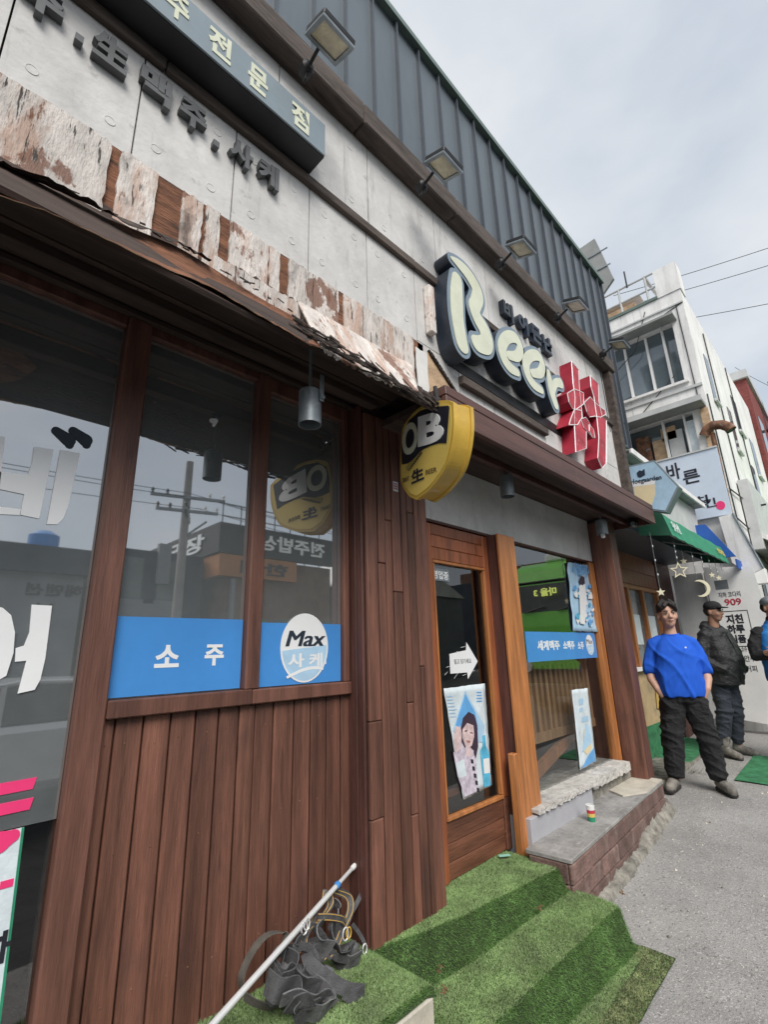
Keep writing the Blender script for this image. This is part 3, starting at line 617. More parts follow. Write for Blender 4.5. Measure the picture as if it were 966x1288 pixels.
# jambs and the right-hand window frame
bx('door_jamb', 2.292, 2.383, -.06, .03, .12, 2.283, 'doorwood', shop, .005)
bx('door_jamb', 3.237, 3.31, .0, .03, .15, 2.283, 'plankdark', shop, .004)
bx('mullion_post', 3.13, 3.365, -.135, -.112, .15, 2.283, 'orange', shop, .005); bx('mullion_core', 3.145, 3.40, -.110, .03, .15, 2.283, 'plankdark', shop, .004)
bx('mullion_patch', 3.075, 3.128, -.132, -.08, .15, .78, 'orange', shop, .006)
bx('mullion_post', 5.03, 5.14, -.04, .03, .34, 2.283, 'orange', shop, .005)
bx('window_pane', 3.402, 5.03, .0, .006, .40, 2.283, 'clear', shop)
# crumbling plaster sill and painted kick board under it
def lumpy(name, x0, x1, y0, y1, z0, z1, m, n=26, amp=.018, par=shop):
    mb = MB(); ny = 6
    top = [[(x0 + (x1 - x0) * i / n + random.uniform(-.006, .006), y0 + (y1 - y0) * j / ny + (random.uniform(-amp, amp) if j == 0 else 0), z1 - (.5 * amp if j == 0 else 0) + mnoise.noise(Vector((i * .6, j * .9, x0))) * amp + random.uniform(-amp, amp) * .5) for j in range(ny + 1)] for i in range(n + 1)]
    fr = [[(top[i][0][0], top[i][0][1] + random.uniform(-amp, amp) * .8, top[i][0][2] + (z0 - top[i][0][2]) * k / 3 + (random.uniform(-amp, amp) if k == 3 else 0)) for k in range(1, 4)] for i in range(n + 1)]
    P = [list(reversed(fr[i])) + top[i] for i in range(n + 1)]; w_ = len(P[0])
    for r in P: mb.v += r
    for i in range(n):
        for k in range(w_ - 1): a = i * w_ + k; mb.f.append((a, a + w_, a + w_ + 1, a + 1)); mb.m.append(0)
    mb.f.append(tuple(range(w_ - 1, -1, -1))); mb.m.append(0); mb.f.append(tuple(n * w_ + k for k in range(w_))); mb.m.append(0)
    return mb.build(name, m, par)
lumpy('plaster_sill', 3.22, 4.20, -.186, .03, .400, .434, 'plaster', 60, .0048)
lumpy('plaster_sill', 4.18, 5.02, -.145, .03, .355, .430, 'plaster', 46, .0065)
bx('kick_board', 3.14, 4.10, -.168, .03, .16, .395, 'greypaint', shop, .003)
bx('kick_board', 4.10, 5.12, -.10, .03, .16, .35, 'rubble', shop, .003)
bx('wall_footing', 3.3, 5.3, .031, .3, -.3, .4, 'rubble', shop)
# round-cornered timber column at the far end
bx('column', 5.145, 5.31, -.245, .02, .262, 2.70, 'plankdark', shop, .006)
bx('column_facing', 5.128, 5.144, -.246, -.05, .262, 2.70, 'plank', shop, .003)
# interior slatted rail and bench seen through the right-hand pane
rail = thing('slatted_rail', (4.2, .6, .12), 'brown slatted bench rail standing inside behind the right-hand window', 'rail')
for i in range(13): bx('slat', 3.84 + i * .095, 3.885 + i * .095, .13, .16, .78, 1.30, 'woodin', rail)
bx('lower_rail', 3.7, 5.02, .12, .17, .71, .78, 'woodin', rail); bx('upper_rail', 3.7, 5.02, .12, .17, 1.30, 1.36, 'woodin', rail)
MB().obox((4.3, .16, .615), (.966, 0, .26), (-.26, 0, .966), (0, 1, 0), .62, .045, .02).build('slanting_board', 'orange', rail)

# ---- brick ledge in front of the right-hand window
ledge = thing('brick_ledge', (3.05, -.455, 0), 'low plum-brown brick ledge with stained cement top under the right-hand window', 'ledge')
LX0, LX1, LY = 3.05, 5.24, -.455
mb = MB(); mb.box(LX0 + .012, LX1 - .012, LY + .014, -.19, -.2, .235); mb.build('mortar_core', 'mortar', ledge)
bx('cement_top', LX0, LX1 - .45, LY - .004, -.175, .237, .262, 'cement', ledge, .004, .002)
MB().prism([(4.50, -.33), (4.72, -.455), (5.22, -.460), (5.245, -.16), (4.88, -.13), (4.62, -.17)], ((0, 0, 0), (1, 0, 0), (0, 1, 0), (0, 0, 1)), .263, .274).build('cracked_tile', 'tile', ledge)
MB().prism([(4.791, -.459), (5.235, -.459), (5.235, -.10), (4.791, -.175)], ((0, 0, 0), (1, 0, 0), (0, 1, 0), (0, 0, 1)), .237, .262).build('cement_top', 'cement', ledge)
for row, (z0, z1, o_) in enumerate([(.132, .234, 0.), (.026, .126, .16), (-.08, .020, .05)]):
    x = LX0 - o_
    while x < LX1:
        a, b = max(x, LX0), min(x + .325, LX1)
        if b - a > .03: bx('brick', a + .002, b - .002, LY - random.uniform(0, .003), LY + .02, z0, z1, 'brick', ledge, .006, .002)
        x += .329
    bx('brick', LX0 - .002, LX0 + .02, LY + .023, -.195, z0, z1, 'brick', ledge, .006, .002)
def footing():
    mb = MB(); n = 90
    for i in range(n):
        x = 3.06 + 2.3 * i / (n - 1); yb = LY - .035 + .015 * mnoise.noise(Vector((x * 4, 0, 0))) ; zt = min(.12, gz(x) + .07 + .05 * mnoise.noise(Vector((x * 6, 3, 0))) + .03 * (x > 4.4))
        P = [(yb - .03, gz(x) - .02), (yb - .01 + random.uniform(-.01, .01), gz(x) + .03), (yb + .03, zt - .02 + random.uniform(-.008, .008)), (LY + .01, zt + random.uniform(-.006, .006)), (LY + .04, zt - .01)]
        for y, z in P: mb.v.append((x, y + random.uniform(-.005, .005), z))
    for i in range(n - 1):
        for k in range(4): a = i * 5 + k; mb.f.append((a, a + 5, a + 6, a + 1)); mb.m.append(0)
    o = mb.build('rubble_footing', 'rubble', ledge); sb = o.modifiers.new('s', 'SUBSURF'); sb.levels = sb.render_levels = 2; sb.subdivision_type = 'SIMPLE'
    tx = bpy.data.textures.new('rough', 'CLOUDS'); tx.noise_scale = .035; d = o.modifiers.new('d', 'DISPLACE'); d.texture = tx; d.strength = .018
footing()
ledge.rotation_euler = (0, 0, math.radians(3.4))

# ---- turf-covered steps (one draped sheet) and platform
def sst(a, b, x): t = min(1, max(0, (x - a) / (b - a))); return t * t * (3 - 2 * t)
def zt(x, y):
    g = gz(x)
    e1 = float(np.interp(x, [1.80, 2.0, 2.2, 2.6, 3.05], [-.165, -.22, -.275, -.32, -.385]))                     # front edge of the upper step
    s1 = sst(e1 - .045, e1 + .022, y) * (1 - sst(3.07, 3.12, x))
    e2 = -.625 - .09 * (x - 2.2) / .9
    s2 = sst(e2 - .048, e2 + .022, y) * (1 - sst(3.075, 3.125, x + .02 * sst(-.6, -.72, y)))
    t2 = .03 + .07 * min(1.1, max(-.6, (x - 2.1) / .95))
    z2 = g + .012 + (t2 - g - .012) * s2
    z = z2 + (.20 - t2) * s1
    return z + .006 * mnoise.noise(Vector((x * 5, y * 5, 0))) + .003 * mnoise.noise(Vector((x * 14, y * 14, 2)))
steps = thing('turf_steps', (2.6, -.4, 0), 'two door steps draped in bright green artificial turf', 'steps')
def turf_sheet(nm, x0, x1, y0, y1, zf, par, n=(90, 90)):
    mb = MB()
    for i in range(n[0] + 1):
        for j in range(n[1] + 1):
            x = x0 + (x1 - x0) * i / n[0]; y = y0 + (y1 - y0) * j / n[1]; mb.v.append((x, y, zf(x, y)))
    for i in range(n[0]):
        for j in range(n[1]): a = i * (n[1] + 1) + j; mb.f.append((a, a + n[1] + 1, a + n[1] + 2, a + 1)); mb.m.append(0)
    return mb.build(nm, 'turfbase', par, smooth=True)
turf_sheet('turf_sheet', 1.45, 3.14, -.80, .0, zt, steps, (240, 190))
def blades(nm, N, x0, x1, y0, y1, zf, par, mats, h=(.012, .024), w_=.0022, keep=None):
    xs = rng.uniform(x0, x1, N); ys = rng.uniform(y0, y1, N)
    if keep is not None: k = np.array([keep(a, b) for a, b in zip(xs, ys)]); xs, ys = xs[k], ys[k]
    e = .004; zs = np.array([zf(a, b) for a, b in zip(xs, ys)]); zx = np.array([zf(a + e, b) for a, b in zip(xs, ys)]); zy = np.array([zf(a, b + e) for a, b in zip(xs, ys)])
    N = len(xs); nrm = np.stack([-(zx - zs) / e, -(zy - zs) / e, np.ones(N)], 1); nrm /= np.linalg.norm(nrm, axis=1)[:, None]
    base = np.stack([xs, ys, zs], 1); th = rng.uniform(0, 2 * np.pi, N); side = np.stack([np.cos(th), np.sin(th), np.zeros(N)], 1) * w_
    hh = rng.uniform(h[0], h[1], N)[:, None]; lean = rng.normal(0, .45, (N, 3)) * (1 + (nrm[:, 2:3] > .93)); hh = hh * np.where(nrm[:, 2:3] > .93, .75, 1.1); d = nrm + lean; d /= np.linalg.norm(d, axis=1)[:, None]; d += np.array([0, -.12, 0])
    V = np.empty((N * 3, 3)); V[0::3] = base - side; V[1::3] = base + side; V[2::3] = base + d * hh
    p = par; 
    V -= np.array(par.location[:])
    me = bpy.data.meshes.new(nm); me.vertices.add(N * 3); me.vertices.foreach_set('co', V.ravel()); me.loops.add(N * 3); me.loops.foreach_set('vertex_index', np.arange(N * 3, dtype=np.int32))
    me.polygons.add(N); me.polygons.foreach_set('loop_start', np.arange(0, N * 3, 3, dtype=np.int32))
    for m_ in mats: me.materials.append(MT[m_])
    me.polygons.foreach_set('material_index', rng.integers(0, 8, N) // 7 if len(mats) == 2 else np.where(nrm[:, 2] + rng.normal(0, .09, N) > .86, 1, 0) if len(mats) > 2 else np.zeros(N, int)); me.update(calc_edges=True); me.validate()  # flat turf takes the lit fibre, steep turf the darker one: painted riser shade
    o = bpy.data.objects.new(nm, me); COL.objects.link(o); o.parent = par; return tag(o, kind='stuff')
blades('turf_fibres', 230000, 1.45, 3.13, -.79, -.0, zt, steps, ['blade', 'blade_lit', 'blade2'], h=(.007, .016), w_=.0018, keep=lambda x, y: not (x < 2.295 and y > -.145) and not (x < 1.72 and y > -.49))
# turf platform under the planked front with its pale concrete edge
plat = thing('turf_platform', (1.0, -.2, .1), 'turf-topped concrete platform along the planked front at bottom left', 'platform')
PY = lambda x: -.47 - .0 * x
zp = lambda x, y: .212 + .004 * mnoise.noise(Vector((x * 5, y * 5, 7))) - .03 * sst(-.47, -.505, y) - .02 * sst(1.70, 1.76, x)
turf_sheet('turf_sheet', -1.6, 1.76, -.495, .0, zp, plat, (120, 30))
bx('concrete_block', -1.6, 1.745, -.498, .0, -.3, .186, 'tile', plat, .012, .003)
bx('turf_underlay', -1.6, 1.75, -.49, -.0, .187, .200, 'turfbase', plat)
blades('turf_fibres', 100000, .55, 1.755, -.49, .0, zp, plat, ['blade', 'blade_lit', 'blade2'], h=(.008, .018), w_=.0018)
# flat worn turf mat lying in front of the steps
apron = thing('worn_turf_mat', (2.9, -.95, gz(2.9)), 'worn olive turf strip lying along the foot of the lower step', 'mat')
za = lambda x, y: gz(x) + .011 + .004 * mnoise.noise(Vector((x * 6, y * 6, 3)))
turf_sheet('turf_sheet', 1.6, 3.14, -.92, -.755, za, apron, (60, 16))
blades('turf_fibres', 30000, 1.6, 3.13, -.915, -.755, za, apron, ['blade2', 'blade'], h=(.006, .014))

# ================================================================== SIGNS, LETTERS, LAMPS
def cap_sign():
    # long blue-grey box sign at the top left
    s = thing('box_sign', (.2, -.5, 3.85), 'long blue-grey box sign with cream brush lettering at the top of the concrete wall', 'sign')
    bx('sign_case', -1.5, 1.10, -.590, -.452, 3.752, 3.957, 'signblack', s)
    bx('sign_face', -1.5, 1.098, -.600, -.591, 3.757, 3.953, 'signgrey', s)
    for ch, (x0, x1, z0, z1) in {'전': (.50, .60, 3.79, 3.93), '문': (.68, .775, 3.785, 3.925), '점': (.90, 1.0, 3.785, 3.925), '주': (.33, .42, 3.79, 3.93), '맥': (.14, .24, 3.79, 3.93)}.items():
        text(MB(), ch, FAC, x0, x1, z0, z1, .6005, .603, bold=.035).build('letter', 'cream', s)
cap_sign()
def raised():
    s = thing('raised_lettering', (.4, -.45, 3.55), 'thick charcoal raised letters in a row on the pale concrete panels at top left', 'lettering')
    for ch, x0, x1, z0, z1 in [('주', -.06, .065, 3.50, 3.64), ('.', .105, .130, 3.505, 3.535), ('生', .155, .27, 3.50, 3.635), ('맥', .315, .43, 3.495, 3.635), ('주', .465, .575, 3.495, 3.625), ('.', .61, .635, 3.49, 3.52), ('사', .68, .79, 3.49, 3.62), ('케', .82, .925, 3.49, 3.62)]:
        m = MB()
        if ch == '.': m.box(x0, x1, -.480, -.452, z0, z1)
        else: text(m, ch, FAC, x0, x1, z0, z1, .452, .482, bold=.045)
        m.build('letter', 'letter', s)
raised()

def zq(pts, sx, ox, oy, Y):       # zoomed-photo sketch points (x,y,r) -> facade strokes
    o = []
    for x, y, r in pts:
        a, b = F(ox + x / sx, oy + y / sx, Y); o.append((a, b, r * 1.22))
    P = [np.array(q) for q in o]; s2 = []
    for i in range(len(P) - 1):
        p0, p1, p2, p3 = P[max(i - 1, 0)], P[i], P[i + 1], P[min(i + 2, len(P) - 1)]
        for k in range(5): t = k / 5; s2.append(tuple(.5 * (2 * p1 + (p2 - p0) * t + (2 * p0 - 5 * p1 + 4 * p2 - p3) * t * t + (3 * p1 - p0 - 3 * p2 + p3) * t ** 3)))
    return s2 + [o[-1]]
def beer_sign():
    s = thing('bubble_letter_sign', (2.7, -.55, 3.3), 'large cream and blue-grey bubble-letter sign on the right of the concrete wall', 'sign')
    Y = -.565; k = 966 / 180
    B1 = zq([(185, 225, .042), (182, 330, .052), (188, 480, .052), (215, 640, .050), (225, 670, .045)], k, 540, 310, Y)
    B2 = zq([(150, 82, .012), (200, 125, .032), (255, 185, .045), (305, 265, .052), (325, 330, .052), (312, 385, .048), (300, 420, .048), (325, 490, .052), (365, 560, .058), (385, 625, .06), (375, 665, .058), (325, 660, .048), (308, 640, .035)], k, 540, 310, Y)
    E1 = zq([(535, 737, .028), (590, 742, .036), (612, 690, .036), (580, 620, .038), (525, 615, .040), (490, 670, .042), (500, 750, .042), (540, 815, .038), (592, 852, .026)], k, 540, 310, Y)
    E2 = zq([(695, 857, .028), (745, 855, .036), (762, 805, .036), (735, 742, .038), (685, 738, .038), (652, 780, .040), (660, 860, .040), (700, 930, .036), (755, 972, .026)], k, 540, 310, Y)
    Rr = zq([(803, 850, .020), (812, 910, .036), (830, 1000, .040), (852, 1070, .034)], k, 540, 310, Y)
    R2 = zq([(830, 985, .03), (850, 925, .030), (885, 925, .038)], k, 540, 310, Y)
    for st in ([B1, B2], [E1], [E2], [Rr, R2]):
        loops_mesh(sdf_loops(st, .030), FAC, .458, .565).build('letter_body', ['letterrim', 'navy'], s)
        loops_mesh(sdf_loops(st, .0), FAC, .566, .571).build('letter_face', ['cream', 'cream'], s)
    bx('mounting_bar', 2.2, 3.9, -.457, -.451, 3.16, 3.24, 'black', s)
    # patch of dark backing seen between the two strokes of the first letter
    return s
beer_sign()
def small_korean():
    s = thing('small_raised_lettering', (3.4, -.45, 4.0), 'four small dark-blue raised letters above the cream bubble letters', 'lettering')
    k = 966 / 180
    for ch, (ax, ay, bx_, by) in {'비': (505, 440, 590, 590), '어': (605, 520, 690, 665), '문': (690, 575, 775, 720), '난': (770, 650, 850, 795)}.items():
        x0, zt_ = F(540 + ax / k, 310 + ay / k, -.49); x1, zb_ = F(540 + bx_ / k, 310 + by / k, -.49)
        zc = (zt_ + zb_) / 2; zc = 4.02 + (zc - 4.02) * .3
        text(MB(), ch, FAC, x0, x1 - .02, zc - .085, zc + .085, .452, .495, bold=.05).build('letter', 'navy', s)
small_korean()

def red_sign():
    s = thing('red_character_sign', (3.85, -.6, 3.3), 'deep crimson block sign in the shape of a Chinese character, right of the cream letters', 'sign')
    YR = -.565; K = 5.856
    P = {'a': [(580, 435), (632, 500), (640, 650), (662, 850), (690, 885), (690, 1078), (612, 1104), (600, 880), (606, 700), (592, 600)],
         'b': [(548, 672), (600, 640), (668, 670), (668, 752), (612, 792), (588, 785), (560, 735)],
         'c': [(600, 790), (650, 800), (655, 850), (636, 880), (622, 905), (560, 905), (572, 860)],
         'd': [(645, 862), (680, 850), (704, 880), (747, 985), (737, 1002), (700, 960), (668, 925)],
         'e': [(670, 742), (712, 700), (760, 752), (822, 800), (826, 830), (790, 850), (745, 842), (710, 848), (688, 808)],
         'f': [(712, 543), (772, 606), (777, 740), (800, 840), (832, 872), (830, 1190), (800, 1225), (768, 1150), (776, 1000), (762, 860), (740, 700), (718, 625)],
         'g': [(703, 905), (735, 940), (746, 1003), (725, 995), (704, 950)]}
    for i, (nm, pts) in enumerate(P.items()):
        d = .565 + .0015 * i; q = [F(620 + a / K, 380 + c_ / K, YR) for a, c_ in pts]
        st = MB().prism(q, FAC, .452, d, 0, 1).build('stroke_block', ['red', 'redside'], s)
        path = [(a, -d, c_) for a, c_ in q]; path.append(path[0])
        MB().tube(path, .0042, 4, 0, False).build('white_edge_line', 'vinyl', st)
red_sign()

def ob_sign():
    N = np.array([-.955, .297, 0]); U = np.array([-.297, -.955, 0]); V = np.array([0, 0, 1.]); O = np.array([1.80, -.58, 2.2])
    def up(x, y):
        r = ray(490 + x / 8.59, 490 + y / 8.59); t = ((O - CP) @ N) / (r @ N); p = CP + t * r - O; return float(p @ U), float(p @ V)
    fr = (tuple(O), tuple(U), tuple(V), tuple(N))
    s = thing('round_beer_sign', tuple(O), 'yellow shield-shaped projecting sign with white letters OB on black, hung at the canopy corner', 'sign')
    outl = [(125, 600), (140, 430), (200, 320), (290, 220), (400, 152), (520, 122), (640, 116), (688, 140), (696, 300), (690, 450), (660, 650), (600, 850), (500, 1000), (400, 1110), (290, 1190), (220, 1160), (150, 1060), (120, 950), (118, 780)]
    o2 = [up(*p) for p in outl]
    sm = []; no = len(o2)
    for i in range(no):
        p0, p1, p2, p3 = (np.array(o2[(i + k) % no]) for k in (-1, 0, 1, 2))
        sharp = outl[i] in ((290, 1190), (688, 140)) or outl[(i + 1) % no] in ((290, 1190), (688, 140))
        for k in range(5):
            t = k / 5; c_ = p1 + (p2 - p1) * t if sharp else .5 * (2 * p1 + (p2 - p0) * t + (2 * p0 - 5 * p1 + 4 * p2 - p3) * t * t + (3 * p1 - p0 - 3 * p2 + p3) * t ** 3)
            sm.append(tuple(c_))
    o2 = sm
    c = (sum(p[0] for p in o2) / len(o2), sum(p[1] for p in o2) / len(o2)); sc = lambda k: [(c[0] + (p[0] - c[0]) * k, c[1] + (p[1] - c[1]) * k) for p in o2]
    mb = MB().prism(sc(.965), fr, -.105, -.004); mb.build('drum', 'yellow', s)
    MB().prism(o2, fr, -.022, 0).build('front_rim', 'yellow', s); MB().prism(o2, fr, -.122, -.104).build('back_rim', 'yellow', s)
    MB().prism(sc(.93), fr, 0, .002).build('face', 'lemon', s)
    blk = [(150, 470), (215, 335), (330, 235), (450, 192), (640, 175), (652, 190), (640, 350), (622, 582), (540, 580), (440, 612), (370, 645), (320, 690), (250, 765), (200, 800), (140, 812), (132, 640)]
    MB().prism([up(*p) for p in blk], fr, .002, .004).build('black_field', 'ink', s)
    def q(bl, br, tr, tl): return [up(*p) for p in (bl, br, tr, tl)]
    text(MB(), 'B', fr, 0, 0, 0, 0, .004, .007, bold=.045, quad=q((318, 625), (600, 545), (580, 215), (318, 300))).build('letter', 'white', s)
    text(MB(), 'O', fr, 0, 0, 0, 0, .004, .007, bold=.03, quad=q((145, 740), (318, 660), (310, 320), (150, 400))).build('letter', 'cream', s)
    text(MB(), '生', fr, 0, 0, 0, 0, .002, .005, bold=.03, quad=q((242, 1025), (380, 965), (365, 825), (242, 885))).build('letter', 'ink', s)
    text(MB(), 'BEER', fr, 0, 0, 0, 0, .002, .004, bold=.0, quad=q((398, 920), (515, 885), (515, 835), (398, 870))).build('letter', 'brownink', s)
    text(MB(), 'DRAFT', fr, 0, 0, 0, 0, .002, .004, bold=.0, quad=q((145, 1010), (218, 985), (218, 935), (145, 960))).build('letter', 'brownink', s)
    mb = MB()
    for i in range(11):
        a = up(200 + i * 13, 870 - i * 17); b = up(225 + i * 14, 880 - i * 19); c_ = up(180 + i * 13 + 12, 850 - i * 17)
        mb.prism([a, b, (b[0], b[1] + .008)], fr, .0045 + i * .0002, .0065 + i * .0002); mb.prism([a, c_, (c_[0], c_[1] + .01)], fr, .0046 + i * .0002, .0066 + i * .0002)
    mb.build('barley_ear', 'ink', s)
    MB().tube([tuple(O + U * .0 + V * .34 - N * .08), tuple(O + U * -.0 + V * .62 - N * .08 + np.array([0, .02, 0]))], .012, 8).build('hanger', 'black', s)
ob_sign()

# strip of small notices on the pillar beside it
t = thing('small_notice', (1.85, -.15, 2.1), 'small pinkish paper notice stuck high on the slatted pillar', 'notice')
x, z = F(497, 612, -.155); bx('paper', x - .02, x + .022, -.158, -.155, z - .03, z + .03, 'postwhite', t)
text(MB(), '田', FAC, x - .014, x + .016, z - .02, z + .02, .1582, .159, bold=.02).build('mark', 'red', t)

# ---- cylinder lamps under the canopy
def downlight(cx, cy, zb, zt_, rad, topz, label, bulb=False, tilt=0):
    s = thing('canopy_downlight', (cx, cy, topz), label, 'lamp', 'cylinder lamps under the canopy')
    MB().lathe([(.0, zt_), (rad * .8, zt_), (rad, zt_ - .008), (rad, zb), (rad * .93, zb), (rad * .93, zt_ - .03), (.0, zt_ - .03)], (cx, cy, 0), 24).build('lamp_shade', 'lampgrey', s, smooth=True)
    MB().lathe([(.0, 0), (rad * .55, 0), (rad * .7, .012), (rad * .7, .02), (0, .02)], (cx, cy, topz - .02), 16).build('ceiling_rose', 'black', s, smooth=True)
    MB().tube([(cx, cy, topz - .01), (cx, cy, zt_ - .01)], .007, 8).build('stem', 'lampgrey', s)
    if bulb: MB().lathe([(0, zb - .035), (.018, zb - .03), (.02, zb - .0), (.02, zb + .06)], (cx, cy, 0), 12).build('bulb', 'white', s, smooth=True)
    return s
d1 = downlight(1.145, -.45, 2.40, 2.565, .050, 2.80, 'grey cylinder lamp with side bracket hanging before the planked-front windows')
MB().box(1.157, 1.179, -.507, -.501, 2.50, 2.63).build('side_bracket', 'lampgrey', d1, bevel=.004)
MB().lathe([(.0, .0), (.011, 0), (.011, .006), (0, .006)], (1.168, -.507, 2.52), 10, 0, (0, -1, 0)).build('screw', 'lampgrey', d1)
downlight(3.04, -.30, 2.51, 2.675, .050, 2.76, 'grey cylinder lamp hanging above the timber door')
downlight(4.80, -.30, 2.49, 2.64, .052, 2.745, 'grey cylinder lamp with white bulb showing, nearest the far column', True)
t = thing('canopy_camera', (5.33, -.40, 2.6), 'small black camera with round lens under the far canopy end', 'camera')
x, z = F(800, 662, -.40); MB().box(x - .12, x + .02, -.44, -.36, z - .015, z + .045).build('housing', 'black', t, bevel=.006)
MB().lathe([(0, 0), (.022, 0), (.032, -.02), (.034, -.05), (0, -.05)], (x - .125, -.41, z + .01), 14, 0, (-1, 0, 0)).build('lens', 'lampgrey', t, smooth=True)
MB().tube([(x - .02, -.40, z + .03), (x - .02, -.40, 2.745)], .008, 6).build('mount', 'black', t)

# ---- flood lights along the beam
def flood():
    s = thing('floodlight', (0, 0, 0), 'x', 'lamp', 'floodlights along the cornice beam')
    MB().lathe([(0, 0), (.028, 0), (.034, .02), (.034, .05), (.02, .065), (0, .065)], (0, -.002, 0), 14, 0, (0, -1, 0)).build('wall_joint', 'black', s, smooth=True)
    MB().tube([(0, -.02, .03), (0, -.05, .05), (.0, -.06, .02), (0, -.03, -.06), (0, -.01, -.055)], .008, 6).build('cable', 'black', s, smooth=True)
    MB().tube([(0, -.05, 0), (0, -.13, .035)], .009, 8).build('arm', 'black', s, smooth=True)
    a = math.radians(-32); U = np.array([1, 0, 0]); N = np.array([0, -math.sin(-a) * 1, -math.cos(a)]); N = np.array([0, math.sin(math.radians(18)), -math.cos(math.radians(18))]); V = np.cross(N, U)
    c = np.array([.02, -.20, .055])
    h = MB().obox(c, U, V, N, .095, .075, .016).build('lamp_head', 'black', s, bevel=.006)
    fr = MB()
    for (cu, cv, hu, hv) in [(0, .066, .095, .010), (0, -.066, .095, .010), (.086, 0, .010, .056), (-.086, 0, .010, .056)]: fr.obox(c + U * cu + V * cv + N * .022, U, V, N, hu, hv, .006)
    fr.build('bezel', 'lampgrey', h)
    MB().obox(c + N * .018, U, V, N, .075, .055, .003).build('lamp_glass', 'lampglass', h)
    for k in range(6): MB().obox(c - N * .026 + U * (-.05 + .02 * k) + V * .0, U, V, N, .0035, .045, .011).build('cooling_fin', 'black', h)
    return s
f0 = flood(); first = True
names = ['floodlight nearest the camera, beside the end of the blue-grey box sign', 'floodlight above the bare concrete between the two signs', 'floodlight right above the cream bubble letters', 'floodlight above the small dark-blue letters and the red character', 'floodlight farthest along, at the corner post of the wall']
for (px, py), lb in zip([(380, 95), (525, 240), (625, 335), (697, 402), (755, 447)], names):
    x, z = F(px, py, -.556)
    if first: f0.location = (x, -.556, z); f0['label'] = lb; first = False
    else: copy_tree(f0, None, (x, -.556, z), lb)

# ================================================================== STICKERS, POSTERS, LETTERING ON THE GLASS
def fq(px4, Y):      # BL BR TR TL pixel corners -> facade quad
    return [F(a, b, Y) for a, b in px4]
Yg = -.003
def banner(name, x0, x1, z0, z1, label, words):
    s = thing(name, (x0, Yg, z0), label, 'sticker')
    bx('film_strip', x0, x1, Yg, -.0005, z0, z1, 'blue', s)
    for wd, a, b, c, d in words: text(MB(), wd, FAC, a, b, c, d, .0032, .0042, bold=.035).build('lettering', 'vinyl', s)
    return s
banner('blue_window_banner', .605, 1.128, 1.318, 1.605, 'plain blue window strip with two white letters on the wider window', [('소', .76, .855, 1.415, 1.50), ('주', .96, 1.045, 1.415, 1.50)])
banner('blue_window_banner', 1.207, 1.696, 1.315, 1.595, 'blue window strip behind the round sticker on the narrow window', [('사', 1.34, 1.43, 1.40, 1.49), ('케', 1.50, 1.60, 1.40, 1.49)])
def oval(name, fr, c, a, b, label, words, arc=True, d=.0044):
    s = thing(name, tuple(np.array(fr[0]) + np.array(fr[1]) * c[0] + np.array(fr[2]) * c[1]), label, 'sticker')
    pts = [(c[0] + a * math.cos(t), c[1] + b * math.sin(t)) for t in np.linspace(0, 2 * math.pi, 40, endpoint=False)]
    MB().prism(pts, fr, d, d + .001).build('disc', 'vinyl', s)
    p2 = [(c[0] + a * .93 * math.cos(t), c[1] + b * .95 * math.sin(t)) for t in np.linspace(-math.pi * .97, math.pi * .02, 26)]
    MB().prism(p2, fr, d + .001, d + .0014).build('lower_field', 'paleblue', s)
    mb = MB(); mb.prism([(c[0] - a * .75, c[1] - b * .80)] + [(c[0] + a * u, c[1] - b * (.80 - .25 * math.sin((u + .75) * 1.4))) for u in np.linspace(-.7, .8, 8)] + [(c[0] + a * u, c[1] - b * (.88 - .24 * math.sin((u + .75) * 1.4))) for u in np.linspace(.78, -.7, 8)], fr, d + .0015, d + .0018)
    mb.build('swoosh', 'vinyl', s)
    for wd, x0, x1, z0, z1, m, bo in words:
        if isinstance(x0, tuple):
            for sh in (0, .004, .008): text(MB(), wd, fr, 0, 0, 0, 0, d + .0019 + sh * .02, d + .0024 + sh * .02, bold=bo, quad=[(x0[0] + sh, z0), (x0[1] + sh, z0), (x0[2] + sh, z1), (x0[3] + sh, z1)]).build('lettering', m, s)
            continue
        text(MB(), wd, fr, x0, x1, z0, z1, d + .0019, d + .0024, bold=bo).build('lettering', m, s)
oval('oval_sticker', FAC, (1.468, 1.482), .142, .162, 'round white and blue sticker reading Max on the narrow left window', [('Max', (1.352, 1.572, 1.595, 1.375), 0, 1.487, 1.560, 'navy', .0), ('사 케', 1.37, 1.575, 1.39, 1.455, 'vinyl', .03)])
banner('blue_window_banner', 3.62, 4.99, 1.34, 1.575, 'long blue window strip listing drinks in white on the right-hand window', [('세계맥주', 3.80, 4.20, 1.425, 1.505), ('소맥주', 4.27, 4.50, 1.425, 1.50), ('소주', 4.57, 4.70, 1.42, 1.49)])
oval('oval_sticker', FAC, (4.84, 1.46), .085, .095, 'small round sticker at the end of the drinks strip on the right-hand window', [('Max', 4.77, 4.905, 1.47, 1.515, 'navy', .0), ('사 케', 4.785, 4.895, 1.41, 1.445, 'vinyl', .03)])
